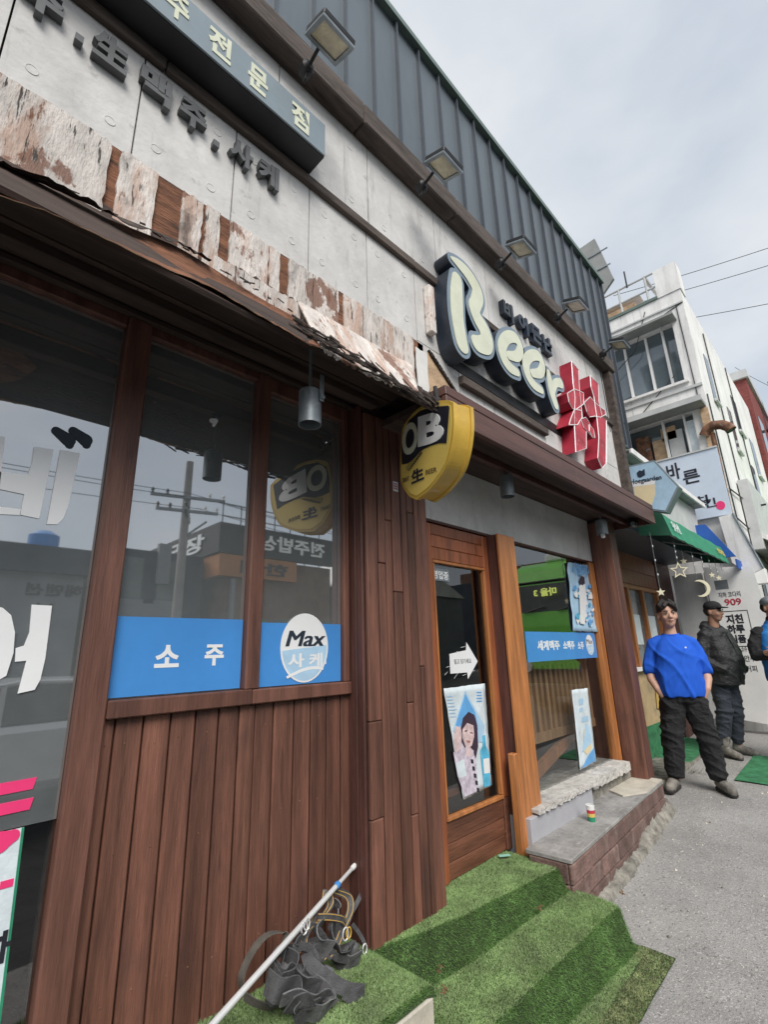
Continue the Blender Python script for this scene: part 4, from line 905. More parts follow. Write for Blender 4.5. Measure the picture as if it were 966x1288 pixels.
# left window: big white words
bigl = thing('window_lettering', (.2, Yg, 1.9), 'big white cut letters with a curl of two drops on the leftmost window', 'lettering')
BG = lambda *a: [F(x / 2.1, 400 + y / 2.1, Yg) for x, y in a]
for pts in ([(88, 340), (140, 348), (102, 530), (52, 520), (62, 466), (-60, 440), (-60, 400), (72, 414), (82, 385)], [(-60, 300), (12, 315), (-5, 470), (-60, 462)], [(-60, 492), (54, 505), (50, 521), (-60, 515)],
            [(158, 348), (210, 358), (178, 500), (165, 530), (150, 545), (122, 545)], [(82, 757), (136, 760), (118, 900), (105, 955), (90, 982), (45, 992), (68, 905), (38, 908), (40, 872), (62, 865), (76, 830)],
            [(-60, 755), (5, 765), (28, 785), (38, 830), (34, 885), (15, 945), (-60, 985), (-60, 940), (-8, 905), (-4, 830), (-20, 800), (-60, 795)]):
    MB().prism(BG(*pts), FAC, .003, .005).build('letter', 'vinyl', bigl)
for (dx) in (0, .05):
    a0 = BG((148 + dx * 900, 298), (180 + dx * 900, 322), (183 + dx * 900, 335)); st = [[a0[0] + (.016,), a0[1] + (.024,), a0[2] + (.014,)]]
    loops_mesh(sdf_loops(st, 0, .003), FAC, .003, .0045).build('drop_mark', ['opp_dark', 'opp_dark'], bigl)
pk = thing('pink_lettering', (.3, Yg, 1.0), 'hot pink block letter bars low on the leftmost window', 'lettering')
for z0 in (1.062, 1.005): MB().prism([(.2, z0), (.425, z0 + .004), (.432, z0 + .036), (.2, z0 + .034)], FAC, .001, .003).build('letter_bar', 'pink', pk)
lp = thing('white_window_poster', (.3, Yg, .6), 'white poster with green edge, pink and black lettering low on the leftmost window', 'poster')
MB().prism([(-.5, .42), (.436, .42), (.418, .962), (-.5, .962)], FAC, .001, .003).build('sheet', 'postwhite', lp)
MB().prism([(.43, .42), (.437, .42), (.419, .962), (.412, .962)], FAC, .003, .004).build('green_edge', 'green', lp)
loops_mesh(sdf_loops([[(.2, .93, .03), (.36, .935, .03), (.392, .945, .018)]], 0, .004), FAC, .0042, .0056).build('pink_letter', ['pink', 'pink'], lp)
text(MB(), '하', FAC, .36, .43, .62, .70, .0042, .0056, bold=.04).build('black_letter', 'ink', lp)
bx('pink_letter', .38, .412, -.0052, -.0042, .81, .83, 'pink', lp)

# door poster
def poly(mb_name, pts, m, par, d0, d1, fr=FAC): return MB().prism(pts, fr, d0, d1).build(mb_name, m, par)
dp = thing('drink_poster', (2.75, -.02, .9), 'pale blue curling poster of a dark-haired person with a bottle on the door pane', 'poster')
YF = -.006
P_ = lambda px, py: F(px, py, YF)
ZO = lambda x, y: F(530 + x * 240 / 909, 680 + y * 340 / 1288, YF)
def sheet(nm, corners, m, par, d, rag=.004, curl=.012, nu=12, nv=16, th=.001):
    # a paper sheet with gentle waves, from four facade corners BL BR TR TL
    mb = MB(); q = [np.array(c) for c in corners]
    for i in range(nu + 1):
        for j in range(nv + 1):
            a, b = i / nu, j / nv; p = (1 - a) * (1 - b) * q[0] + a * (1 - b) * q[1] + a * b * q[2] + (1 - a) * b * q[3]
            e = max(0, abs(a - .5) * 2 - .75) * 4 + max(0, abs(b - .5) * 2 - .8) * 5
            mb.v.append((p[0] + (random.uniform(-rag, rag) if i in (0, nu) else 0), -(d + curl * .35 * e * abs(math.sin(a * 5 + b * 7))), p[1] + (random.uniform(-rag, rag) if j in (0, nv) else 0)))
    for i in range(nu):
        for j in range(nv): a = i * (nv + 1) + j; mb.f.append((a, a + nv + 1, a + nv + 2, a + 1)); mb.m.append(0)
    o = mb.build(nm, m, par, smooth=True); s_ = o.modifiers.new('thickness', 'SOLIDIFY'); s_.thickness = th; s_.offset = -1; return o
sheet('paper', [ZO(200, 1235), ZO(335, 1165), ZO(303, 682), ZO(104, 703)], 'postwhite', dp, .0075, curl=.003)
zp_ = lambda *a: [ZO(x, y) for x, y in a]
poly('blue_peak', zp_((148, 905), (207, 712), (262, 815), (300, 880), (290, 960), (200, 960)), 'paleblue', dp, .0102, .0104)
poly('blue_peak', zp_((160, 880), (207, 730), (255, 820), (268, 900), (200, 900)), 'midblue', dp, .0105, .0107)
poly('dress', zp_((150, 1010), (185, 960), (250, 1000), (262, 1090), (270, 1190), (205, 1220), (170, 1120)), 'dressprint', dp, .0108, .0110)
poly('hair', zp_((185, 900), (195, 845), (222, 815), (250, 830), (264, 880), (262, 950), (245, 1000), (215, 960), (205, 990), (190, 960)), 'hairprint', dp, .0111, .0113)
poly('face', zp_((193, 900), (215, 868), (245, 880), (250, 930), (238, 975), (222, 990), (205, 975), (194, 940)), 'skinprint', dp, .0114, .0116)
poly('hand', zp_((150, 940), (160, 880), (172, 890), (182, 880), (190, 920), (185, 990), (160, 1010)), 'skinprint', dp, .0117, .0119)
poly('eye_mark', zp_((203, 905), (216, 902), (216, 908), (204, 911)), 'ink', dp, .0120, .0121); poly('eye_mark', zp_((230, 912), (243, 915), (243, 920), (230, 917)), 'ink', dp, .0120, .0121)
poly('mouth_mark', zp_((212, 950), (232, 955), (226, 965), (214, 960)), 'lip', dp, .0120, .0121)
poly('bottle', zp_((278, 1000), (290, 975), (288, 930), (302, 925), (305, 975), (320, 1010), (328, 1165), (296, 1175)), 'tealprint', dp, .0111, .0113)
poly('bottle_label', zp_((292, 1040), (320, 1035), (325, 1105), (297, 1110)), 'vinyl', dp, .0114, .0115)
for k in range(5): poly('black_bead', zp_((232 + 7 * k, 1040 + 34 * k), (244 + 7 * k, 1042 + 34 * k), (246 + 7 * k, 1062 + 34 * k), (234 + 7 * k, 1060 + 34 * k)), 'ink', dp, .0120, .0121)
poly('neck', zp_((212, 985), (235, 990), (238, 1030), (210, 1025)), 'skinprint', dp, .01105, .01107)
poly('hair_strand', zp_((250, 900), (264, 890), (268, 980), (256, 1040), (246, 1010)), 'hairprint', dp, .01175, .0118); poly('sleeve_patch', zp_((160, 1060), (200, 1040), (214, 1120), (176, 1130)), 'postwhite', dp, .0111, .01115)  # sleeve piece is a pale printed patch on the dress
for k in range(7): poly('small_print', zp_((118 + 2.5 * k, 740 + 16 * k), (118 + 2.5 * k + random.uniform(25, 48), 738 + 16 * k), (119 + 2.5 * k + 30, 743 + 16 * k), (119 + 2.5 * k, 745 + 16 * k)), 'paleblue', dp, .0106, .0107)
for k in range(4): poly('small_print', zp_((262, 720 + 14 * k), (262 + random.uniform(18, 34), 720 + 14 * k), (285, 725 + 14 * k), (262, 725 + 14 * k)), 'midblue', dp, .0106, .0107)
# arrow of paper and tape
ar = thing('paper_arrow', (2.75, -.01, 1.4), 'white paper arrow pointing right, scuffed and taped on the door pane', 'sign')
poly('arrow_paper', zp_((133, 540), (212, 522), (214, 484), (268, 575), (222, 660), (218, 628), (138, 634)), 'vinyl', ar, .007, .0078)
mb = MB()
for i in range(9):
    a = ZO(random.uniform(105, 300), random.choice([random.uniform(505, 560), random.uniform(600, 665)])); an = random.gauss(.1, .25); L_ = random.uniform(.02, .07)
    mb.prism([(a[0], a[1]), (a[0] + L_, a[1] + L_ * an), (a[0] + L_, a[1] + L_ * an + .002), (a[0], a[1] + .003)], FAC, .0064 + i * .00001, .0066 + i * .00001)
mb.build('tape_scraps', 'vinyl', ar)['kind'] = 'stuff'
u0, v1 = ZO(155, 565); u1, v0 = ZO(238, 588)
text(MB(), '밀고 당기세요', FAC, u0, u1, v0 + .005, v1 + .0, .0080, .0084, bold=.01).build('lettering', 'ink', ar)
nt_ = thing('door_notice', (2.52, -.01, 1.95), 'small grey notice at the top left corner of the door pane', 'notice')
a = ZO(52, 180); b = ZO(130, 140); bx('paper', a[0], b[0], -.008, -.0065, min(a[1], b[1]) - .01, max(a[1], b[1]) - .0, 'lampgrey', nt_)
text(MB(), '영업중', FAC, a[0] + .01, b[0] - .01, min(a[1], b[1]) + .002, max(a[1], b[1]) - .015, .0081, .0085).build('lettering', 'vinyl', nt_)
# posters on the right window
wp = thing('window_poster', (4.9, -.03, 1.9), 'bright blue and white curling poster at the top right of the right-hand window', 'poster')
sheet('paper', [ZO(722, 430), ZO(838, 436), ZO(808, 120), ZO(692, 105)], 'paleblue', wp, .008, .004, .03)
for i in range(46):
    cx, cy = random.uniform(725, 815), random.uniform(215, 405); r = random.uniform(4, 13)
    poly('print_patch', zp_(*[(cx + r * random.uniform(.5, 1.2) * math.cos(t), cy + r * 1.6 * random.uniform(.4, 1.1) * math.sin(t)) for t in np.linspace(0, 6.28, 7, endpoint=False)]), random.choice(['tealprint', 'midblue', 'vinyl', 'vinyl']), wp, .0185 + i * .0001, .0186 + i * .0001)
poly('figure', zp_((745, 230), (760, 200), (775, 215), (780, 290), (772, 400), (750, 395)), 'vinyl', wp, .0238, .0240); poly('hair', zp_((745, 190), (755, 168), (770, 175), (772, 205), (760, 215), (750, 205)), 'hairprint', wp, .0241, .0243)
x0, z0 = ZO(715, 160); x1, z1 = ZO(800, 128); text(MB(), '시원하게', FAC, x0, x1, z0, z1 + .01, .0241, .0245, bold=.02).build('lettering', 'midblue', wp)
wq = thing('narrow_window_poster', (4.45, -.01, .8), 'narrow pale poster of faint writing low on the right-hand window', 'poster')
sheet('paper', [ZO(757, 1093), ZO(832, 1050), ZO(792, 702), ZO(716, 712)], 'postwhite', wq, .0075, .003, .006)
for (x, y, w2, h2) in [(750, 755, 20, 30), (765, 840, 30, 26), (752, 800, 16, 18)]: poly('faint_print', zp_((x, y), (x + w2, y - 6), (x + w2, y + h2 - 6), (x, y + h2)), 'paleblue', wq, .0105, .0106)
poly('blue_corner', zp_((765, 1085), (828, 1048), (822, 985), (790, 1030)), 'midblue', wq, .0107, .0108); poly('bottle_print', zp_((770, 1000), (772, 900), (790, 895), (800, 940), (812, 990), (790, 1020)), 'beer', wq, .0105, .0106)
poly('blue_corner', zp_((765, 1010), (782, 870), (800, 890), (812, 960)), 'paleblue', wq, .0109, .0110)
# stickers on the dark parts of the left windows
st = thing('small_sticker', (1.0, Yg, 2.5), 'small white scrap of a sticker high on the wider window', 'sticker')
x, z = F(269, 530, Yg); loops_mesh(sdf_loops([[(x - .01, z, .012), (x + .01, z + .008, .010), (x, z - .02, .007)]], 0, .002), FAC, .001, .002).build('sticker', ['vinyl', 'vinyl'], st)

# ================================================================== THINGS ON THE STEPS AND LEDGE
def can():
    x, y = FZ(745, 1033, .262); s = thing('drink_cup', (x, y, .262), 'small paper cup with white rim and red, yellow and green bands on the cement ledge', 'cup')
    for (a, b, m, nm) in [(0, .03, 'green', 'green_band'), (.0301, .052, 'lemon', 'yellow_band'), (.0521, .074, 'red', 'red_band'), (.0741, .098, 'white', 'white_band')]:
        MB().lathe([(.024 + a * .05, a), (.024 + b * .05, b), (.0, b)], (x, y, .262), 18).build(nm, m, s, smooth=True)
    MB().lathe([(.029, .098), (.031, .100), (.029, .104), (.026, .102)], (x, y, .262), 18).build('rim', 'white', s, smooth=True)
can()
x, y = FZ(635, 1078, .215); t = thing('teal_scrap', (x, y, .22), 'pale teal paper scrap on the upper turf step by the door', 'litter')
MB().obox((x, y, .224), (.75, -.66, .05), (.66, .75, 0), (0, .0, 1), .035, .014, .001).build('paper', 'teal', t)
x, y = FZ(703, 1113, .12); tag(MB().tube([(x - .02, y, .125), (x + .02, y + .008, .13)], .005, 6).build('cigarette_end', 'tile'), 'pale cigarette end lying where the ledge meets the turf', 'litter')
for (px, py, z, lb) in [(558, 1252, .10, 'curled brown leaf in the turf valley beside the platform'), (553, 1228, .12, 'small brown twig cluster on the turf below the pillar'), (680, 1147, .10, 'tiny dry leaf on the lower turf step'), (785, 1128, .0, 'reddish dry leaf on the pavement by the ledge foot')]:
    x, y = FZ(px, py, z); m = MB()
    for k in range(6):
        a = random.uniform(0, 3.1); m.obox((x + random.uniform(-.015, .015), y + random.uniform(-.015, .015), z + .014 + .003 * k), (math.cos(a), math.sin(a), random.uniform(-.3, .3)), (-math.sin(a), math.cos(a), 0), (0, 0, 1), random.uniform(.006, .014), .003, .001)
    tag(m.build('dry_leaf', 'leaf'), lb, 'leaf')

def ribbon(path, wv, width, th=.003):
    """strap: path of points, wv = list of width directions"""
    mb = MB(); n = len(path); P = [Vector(p) for p in path]; sub = []
    for i in range(n - 1):
        p0, p1, p2, p3 = P[max(i - 1, 0)], P[i], P[i + 1], P[min(i + 2, n - 1)]
        w1, w2 = Vector(wv[i]), Vector(wv[i + 1])
        for k in range(8):
            t = k / 8; a = .5 * ((2 * p1) + (p2 - p0) * t + (2 * p0 - 5 * p1 + 4 * p2 - p3) * t * t + (3 * p1 - p0 - 3 * p2 + p3) * t ** 3); sub.append((a, w1.lerp(w2, t).normalized()))
    sub.append((P[-1], Vector(wv[-1]).normalized()))
    m = len(sub)
    for i, (p, wd) in enumerate(sub):
        t = (sub[min(i + 1, m - 1)][0] - sub[max(i - 1, 0)][0]).normalized(); nn = t.cross(wd).normalized(); wd = nn.cross(t).normalized()
        for a, b in ((-1, -1), (1, -1), (1, 1), (-1, 1)): mb.v.append(tuple(p + wd * (width / 2 * a) + nn * (th / 2 * b)))
    for i in range(m - 1):
        for q in range(4): a = i * 4 + q; b = i * 4 + (q + 1) % 4; mb.f.append((a, b, b + 4, a + 4)); mb.m.append(0)
    mb.f.append((3, 2, 1, 0)); mb.f.append(tuple((m - 1) * 4 + q for q in range(4))); mb.m += [0, 0]
    edges = [[tuple(p + (sub[min(i + 1, m - 1)][0] - sub[max(i - 1, 0)][0]).normalized().cross(wd).normalized() * th * .5 + wd * width * .42 * s_) for i, (p, wd) in enumerate(sub)] for s_ in (-1, 1)]
    return mb, edges
def harness():
    s = thing('work_harness', (1.5, -.2, .16), 'grey tangled safety harness and pouch with orange stitching slumped against the red-brown planks', 'harness')
    def H(px, py, Y): x, z = F(px, py, Y); return (x, Y, z)
    def q(x, y, Y): return H(260 + x / 3.22, 1060 + y / 3.22, Y)     # from the 3.22x enlargement
    # pouch body
    mb = MB()
    for (dx, dy, Y, r) in [(300, 600, -.20, .05), (370, 610, -.22, .055), (440, 620, -.22, .05), (330, 540, -.18, .05), (400, 540, -.17, .05), (470, 560, -.18, .045), (560, 500, -.12, .04), (590, 460, -.11, .035)]:
        p = q(dx, dy, Y); mb.ell((p[0], p[1], max(p[2], .215 + r * .5)), (r * 1.2, r * .7, r * .8))
    o = mb.build('pouch', 'nylon', s); remesh(o, .006, 3, .06, .045)
    rs = random.Random(5)
    folds = [[(240, 560, -.26), (290, 600, -.31), (350, 590, -.30), (380, 640, -.33), (360, 690, -.33)], [(300, 640, -.33), (360, 620, -.34), (420, 640, -.34), (480, 620, -.31), (510, 660, -.32)], [(260, 500, -.22), (300, 540, -.27), (340, 520, -.26), (390, 560, -.29), (450, 590, -.30)],
             [(420, 560, -.28), (470, 590, -.30), (500, 640, -.32), (460, 690, -.33), (400, 680, -.34)], [(330, 660, -.345), (380, 650, -.35), (400, 690, -.34), (440, 670, -.33)], [(540, 470, -.15), (570, 500, -.18), (600, 540, -.19), (620, 590, -.19)], [(520, 330, -.13), (500, 380, -.16), (520, 430, -.17), (560, 470, -.17), (590, 440, -.14)],
             [(470, 330, -.15), (440, 370, -.18), (450, 420, -.19), (500, 440, -.19)], [(270, 470, -.18), (300, 440, -.18), (360, 480, -.23), (350, 540, -.27), (290, 560, -.28)], [(500, 230, -.08), (530, 270, -.10), (520, 330, -.12), (550, 380, -.14)]]
    for k, fo in enumerate(folds):
        P = [q(*a) for a in fo]; P = [(a, b, max(c_, .232)) for a, b, c_ in P]; wd = [(rs.uniform(-.5, .5), -.5, 1 + rs.uniform(-.4, .4)) for _ in P]
        mb, ed = ribbon(P, wd, rs.uniform(.05, .085), .005); mb.build('fabric_fold', 'nylon' if k % 2 else 'strap', s, smooth=True)
    W = (0, -.3, 1)
    straps = [
        ('strapolive', .040, [(150, 620, -.12), (140, 540, -.12), (190, 430, -.13), (250, 370, -.14), (310, 365, -.16), (320, 400, -.18)], (0, -1, .15)),
        ('strapolive', .034, [(150, 620, -.13), (200, 650, -.18), (260, 665, -.20), (300, 640, -.22)], (0, -.6, .8)),
        ('strap', .045, [(400, 440, -.20), (420, 490, -.24), (480, 540, -.29), (560, 590, -.33), (630, 640, -.34)], (.7, -.2, .8)),
        ('strap', .05, [(560, 600, -.33), (600, 620, -.34), (640, 640, -.345)], (.7, -.2, .8)),
        ('strap', .030, [(490, 200, -.10), (500, 250, -.12), (460, 310, -.15), (400, 370, -.18), (390, 440, -.20)], (1, -.2, .2)),
        ('strap', .030, [(520, 195, -.09), (575, 220, -.10), (580, 280, -.12), (550, 350, -.14), (520, 430, -.17), (490, 470, -.19)], (1, -.3, .1)),
        ('strap', .026, [(450, 300, -.17), (500, 300, -.18), (550, 310, -.17), (560, 330, -.15)], (0, -.2, 1)),
        ('strap', .020, [(640, 175, -.07), (610, 240, -.09), (580, 290, -.11), (560, 330, -.12)], (1, -.2, -.3)),
        ('strap', .016, [(590, 330, -.12), (620, 370, -.12), (640, 420, -.13), (630, 470, -.14), (625, 560, -.15)], (1, -.2, .2)),
        ('strap', .032, [(280, 440, -.20), (270, 500, -.24), (310, 560, -.28), (370, 560, -.29), (400, 510, -.27)], (0, -.2, 1)),
        ('strap', .022, [(380, 440, -.22), (360, 420, -.22), (370, 390, -.22), (400, 370, -.20)], (.2, -.3, 1)),
        ('strap', .020, [(480, 190, -.09), (470, 240, -.11), (440, 290, -.14), (420, 350, -.17)], (1, -.2, .3)),
        ('strap', .028, [(350, 410, -.18), (420, 340, -.17), (470, 380, -.18), (520, 460, -.19), (600, 520, -.18)], (0, -.3, 1)),
        ('strap', .028, [(300, 500, -.22), (330, 430, -.20), (420, 430, -.22), (460, 540, -.27), (440, 600, -.30)], (0.3, -.3, 1)),
    ]
    for i, (m, wdt, pts, wd) in enumerate(straps):
        P = [q(*p) for p in pts]; P = [(a, b, max(c_, .232)) for a, b, c_ in P]
        mb, ed = ribbon(P, [wd] * len(P), wdt); o = mb.build('strap', m, s)
        if i in (4, 5, 6, 11):
            for e in ed[:1 if i == 11 else 2]: MB().tube(e, .0018, 4).build('stitching', 'piping', o)
    for (x, y, Y, r) in [(395, 345, -.21, .014), (405, 330, -.21, .013), (562, 370, -.17, .015), (575, 365, -.17, .013), (640, 430, -.15, .012)]:
        p = q(x, y, Y); MB().tube([(p[0] + r * math.cos(t), p[1], p[2] + r * 1.5 * math.sin(t)) for t in np.linspace(0, 2 * math.pi, 15)], .003, 6, 0, False).build('buckle', 'steel' if x != 575 else 'yellow', s, smooth=True)
harness()
def polestick():
    a = F(445, 1090, -.05); a = (a[0], -.05, a[1]); b3 = F(266, 1290, -.36)
    b_ = (b3[0], -.36, b3[1])
    s = thing('telescopic_pole', b_, 'silver telescopic pole leaning diagonally across the harness', 'pole')
    A, B_ = Vector(a), Vector(b_); d = (A - B_).normalized()
    MB().tube([B_ - d * .02, A - d * .14], .0105, 12).build('outer_tube', 'steel', s, smooth=True)
    MB().tube([A - d * .14, A - d * .01], .0085, 12).build('inner_tube', 'steel', s, smooth=True)
    MB().lathe([(.0, 0), (.010, 0), (.012, .012), (.011, .03), (.0, .036)], A - d * .02, 12, 0, d).build('tip', 'white', s, smooth=True)
    MB().lathe([(.0125, 0), (.014, .005), (.014, .022), (.0125, .026)], A - d * .17, 12, 0, d).build('blue_collar', 'blue', s, smooth=True)
polestick()

# ================================================================== NEIGHBOUR WITH THE GREEN AWNING
nb = thing('neighbour_shop', (7, .3, 0), 'small orange-timber shop with paned window and grimy cream base next door to the beer shop', 'building')
NY = .30
bx('timber_wall', 5.72, 8.45, NY, NY + .1, 2.25, 2.75, 'doorwood', nb)
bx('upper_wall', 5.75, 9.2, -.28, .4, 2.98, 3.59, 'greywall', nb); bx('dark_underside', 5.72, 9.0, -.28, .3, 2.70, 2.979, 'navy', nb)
bx('timber_wall', 5.72, 6.35, NY, NY + .1, .1, 2.249, 'doorwood', nb)
bx('plaster_base', 6.351, 8.45, NY + .0, NY + .1, -.1, 1.12, 'wall_cream', nb)
bx('window_sill', 6.3, 8.2, NY - .07, NY + .05, 1.122, 1.17, 'white', nb, .004)
bx('head_rail', 6.351, 8.45, NY - .02, NY + .09, 2.20, 2.249, 'orange', nb, .004)
for x0 in (6.36, 7.02, 7.62, 8.3): bx('window_post', x0, x0 + .075, NY - .02, NY + .09, 1.172, 2.199, 'orange', nb, .004)
for a, b in ((6.436, 7.02), (7.096, 7.62), (7.696, 8.3)): 
    o = bx('window_pane', a, b, NY + .03, NY + .036, 1.172, 2.199, 'winglass', nb)
    bx('hanging_notice', a + .12, b - .16, NY + .022, NY + .026, 1.45, 1.85, 'postwhite', nb)
for k in range(2): bx('cladding_board', 5.73, 8.44, NY - .012, NY - .001, 2.26 + k * .2, 2.452 + k * .2, 'doorwood', nb, .003)
bx('dark_pier', 8.45, 9.2, NY - .02, NY + .1, -.1, 3.6, 'plankdark', nb)
bx('side_wall', 5.72, 5.76, NY + .1, 2.5, -.1, 3.6, 'roofgrey', nb)
bx('roof', 5.72, 9.25, .28, 3.0, 3.6, 3.75, 'roofgrey', nb)
eave = MB()
for k in range(9): eave.box(5.78 + k * .385, 6.155 + k * .385, -.40, .30, 3.60 + .003 * (k % 2), 3.64)
eave.build('eave_sheet', 'roofgrey', nb); bx('eave_edge', 5.75, 9.25, -.425, -.401, 3.59, 3.66, 'white_wall', nb)
bx('base_step', 5.5, 9.2, -.12, NY, -.3, .10, 'rubble', nb)
bx('turf_on_base', 5.9, 8.4, NY - .012, NY - .0005, .10, .46, 'greenmat', nb)
t = thing('yellow_sticker', (6.8, NY, 1), 'bright yellow torn sticker on the cream base behind the person in blue', 'sticker')
y_, z_ = 0, 0
x, z = F(828, 878, NY - .012); MB().prism([(x - .10, z - .12), (x + .12, z - .16), (x + .2, z + .06), (x - .02, z + .16)], FAC, -NY + .012, -NY + .014).build('sticker', 'yellow', t)

aw = thing('green_awning', (7.3, -.3, 2.6), 'box-shaped green canvas awning with white lettering and string lights below', 'awning')
AX0, AX1 = 5.98, 8.95
prof = [(-.285, 3.04), (-.56, 2.86), (-.62, 2.60), (-.60, 2.60), (-.54, 2.84), (-.285, 3.01)]
mb = MB(); n = len(prof); NXs = 24
for i in range(NXs + 1):
    x = AX0 + (AX1 - AX0) * i / NXs
    for j, (y, z) in enumerate(prof): mb.v.append((x, y, z + (.006 * math.sin(i * 2.1) if j in (2, 3) else 0) - (.012 * math.sin(math.pi * i / NXs * 4) ** 2 if j in (0, 1) else 0)))
for i in range(NXs):
    for j in range(n): a = i * n + j; b = i * n + (j + 1) % n; mb.f.append((a, a + n, b + n, b)); mb.m.append(0)
mb.build('canvas_top', 'green', aw)
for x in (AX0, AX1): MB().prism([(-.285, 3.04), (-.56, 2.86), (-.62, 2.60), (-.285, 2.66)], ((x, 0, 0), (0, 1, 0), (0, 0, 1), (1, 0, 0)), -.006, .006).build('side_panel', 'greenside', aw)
for x in (6.9, 7.9): MB().tube([(x, -.28, 2.72), (x, -.58, 2.62)], .012, 6).build('frame_tube', 'lampgrey', aw)
MB().tube([(AX0, -.60, 2.61), (AX1, -.60, 2.61)], .012, 6).build('frame_tube', 'lampgrey', aw)
sl = ((0, -.56, 2.86), (1, 0, 0), (0, .955, .296), (0, -.296, .955))
text(MB(), '휴게식당', sl, 6.35, 8.1, .08, .34, .004, .008, bold=.02).build('lettering', 'vinyl', aw)
fv = ((0, -.622, 2.61), (1, 0, 0), (0, .225, .974), (0, -.974, .225))
text(MB(), '옷수선', fv, 6.12, 6.4, .06, .19, .012, .016, bold=.02).build('lettering', 'vinyl', aw)
text(MB(), '신장개업', fv, 8.35, 8.8, .08, .17, .012, .016, bold=.01).build('lettering', 'lemon', aw)

# string lights with stars and a moon
def star_pts(c, r, r2=.42, n=5, rot=math.pi / 2): return [(c[0] + (r if k % 2 == 0 else r * r2) * math.cos(rot + math.pi * k / n), c[1] + (r if k % 2 == 0 else r * r2) * math.sin(rot + math.pi * k / n)) for k in range(2 * n)]
def hang(px, y0, y1, kind, label, Y=-.5):
    x, zt_ = F(px, y0, Y); 
    _, zb = F(px, y1, Y)
    # plumb down from the awning edge
    top = np.array([x, Y, 2.6]); 
    L_ = max(.12, 2.6 - zb)
    s = thing('hanging_light_string', (x, Y, 2.6), label, 'string light', 'string lights under the green awning')
    MB().tube([tuple(top), (x, Y, 2.6 - L_)], .0035, 4).build('cord', 'lampgrey', s)
    for k in range(3): MB().ell((x + .008, Y, 2.6 - L_ * (.25 + .25 * k)), (.009, .009, .014), nu=6, nv=4).build('bulb', 'white', s)
    fr = ((x, Y, 2.6 - L_), (.5, -.86, 0), (0, 0, 1), (-.86, -.5, 0)); r = .055
    if kind == 'star': MB().prism(star_pts((0, -r * .6), r * .8), fr, -.01, .01).build('star', 'starmat', s)
    if kind == 'bigstar':
        mb = MB(); o_, i_ = star_pts((0, -.085), .10, .45), star_pts((0, -.085), .072, .45)
        O, U, V, N = map(np.array, fr)
        for d in (.012, -.012): mb.v += [tuple(O + U * p[0] + V * p[1] + N * d) for p in o_ + i_]
        for k in range(10):
            k2 = (k + 1) % 10; mb.f += [(k, k2, 10 + k2, 10 + k), (20 + k2, 20 + k, 30 + k, 30 + k2), (k2, k, 20 + k, 20 + k2), (10 + k, 10 + k2, 30 + k2, 30 + k)]; mb.m += [0] * 4
        mb.build('star', 'starmat', s)
    if kind == 'moon':
        a = [(-.06 + .105 * math.cos(t), -.09 + .105 * math.sin(t)) for t in np.linspace(-1.9, 1.9, 22)]; b = [(-.095 + .10 * math.cos(t), -.09 + .088 * math.sin(t)) for t in np.linspace(1.75, -1.75, 22)]
        MB().prism([(p[0] + .08, p[1]) for p in a] + [(p[0] + .08, p[1]) for p in b], fr, -.01, .01).build('moon', 'starmat', s)
hang(818, 672, 738, 'star', 'longest light string with a tiny star at its tip, nearest the beer shop', -.5)
hang(846, 675, 706, 'bigstar', 'light string ending in a big open star outline under the awning', -.55)
hang(855, 680, 690, 'star', 'short string with a solid star between the open star and the moon', -.45)
hang(868, 685, 728, 'moon', 'light string ending in a crescent moon under the awning', -.55)
hang(880, 690, 716, 'none', 'light string with a small box bulb just right of the crescent moon', -.55)
hang(889, 692, 718, 'star', 'light string with a small star under the middle of the awning', -.55)
hang(898, 698, 722, 'star', 'second light string from the far end of the green awning', -.55)
hang(905, 700, 716, 'none', 'farthest light string at the end of the green awning', -.55)

# hexagonal sign
HN = np.array([-1., 0, 0]); hx = thing('hexagonal_beer_sign', (5.75, -.6, 3.1), 'ice-blue six-sided projecting sign picturing a glass of pale beer, beyond the canopy end', 'sign')
XH = 5.60; hf = ((XH, 0, 0), (0, -1, 0), (0, 0, 1), (-1, 0, 0))
hp = [(788, 588), (823, 580), (853, 612), (838, 643), (812, 640), (786, 622)]
hq = [(-FX(a, b, XH)[0], FX(a, b, XH)[1]) for a, b in hp]
cx, cz = sum(p[0] for p in hq) / 6, sum(p[1] for p in hq) / 6
MB().prism([(cx + (p[0] - cx) * 1.04, cz + (p[1] - cz) * 1.04) for p in hq], hf, -.14, 0).build('case', 'signgrey', hx)
MB().prism([(cx + (p[0] - cx) * .97, cz + (p[1] - cz) * .97) for p in hq], hf, .0, .004).build('face', 'hexblue', hx)
H_ = lambda x, y: (lambda p: (-p[0], p[1]))(FX(726 + x / 4.025, 540 + y / 4.025, XH))
MB().prism([H_(*p) for p in [(288, 285), (395, 270), (398, 330), (380, 385), (312, 392), (296, 350)]], hf, .0042, .006).build('beer_glass', 'beer', hx)
MB().prism([H_(*p) for p in [(285, 292), (280, 270), (398, 258), (396, 278)]], hf, .0062, .0066).build('foam', 'vinyl', hx)
text(MB(), 'Hoegaarden', hf, 0, 0, 0, 0, .0068, .0076, bold=.02, quad=[H_(272, 290), H_(432, 260), H_(428, 230), H_(272, 256)]).build('lettering', 'navy', hx)
MB().prism([H_(*p) for p in [(304, 222), (318, 208), (330, 212), (344, 200), (347, 232), (322, 245), (310, 242)]], hf, .0068, .0076).build('emblem', 'navy', hx)
MB().tube([(XH + .07, -.42, cz), (XH + .07, -.2, cz)], .02, 8).build('bracket', 'black', hx)

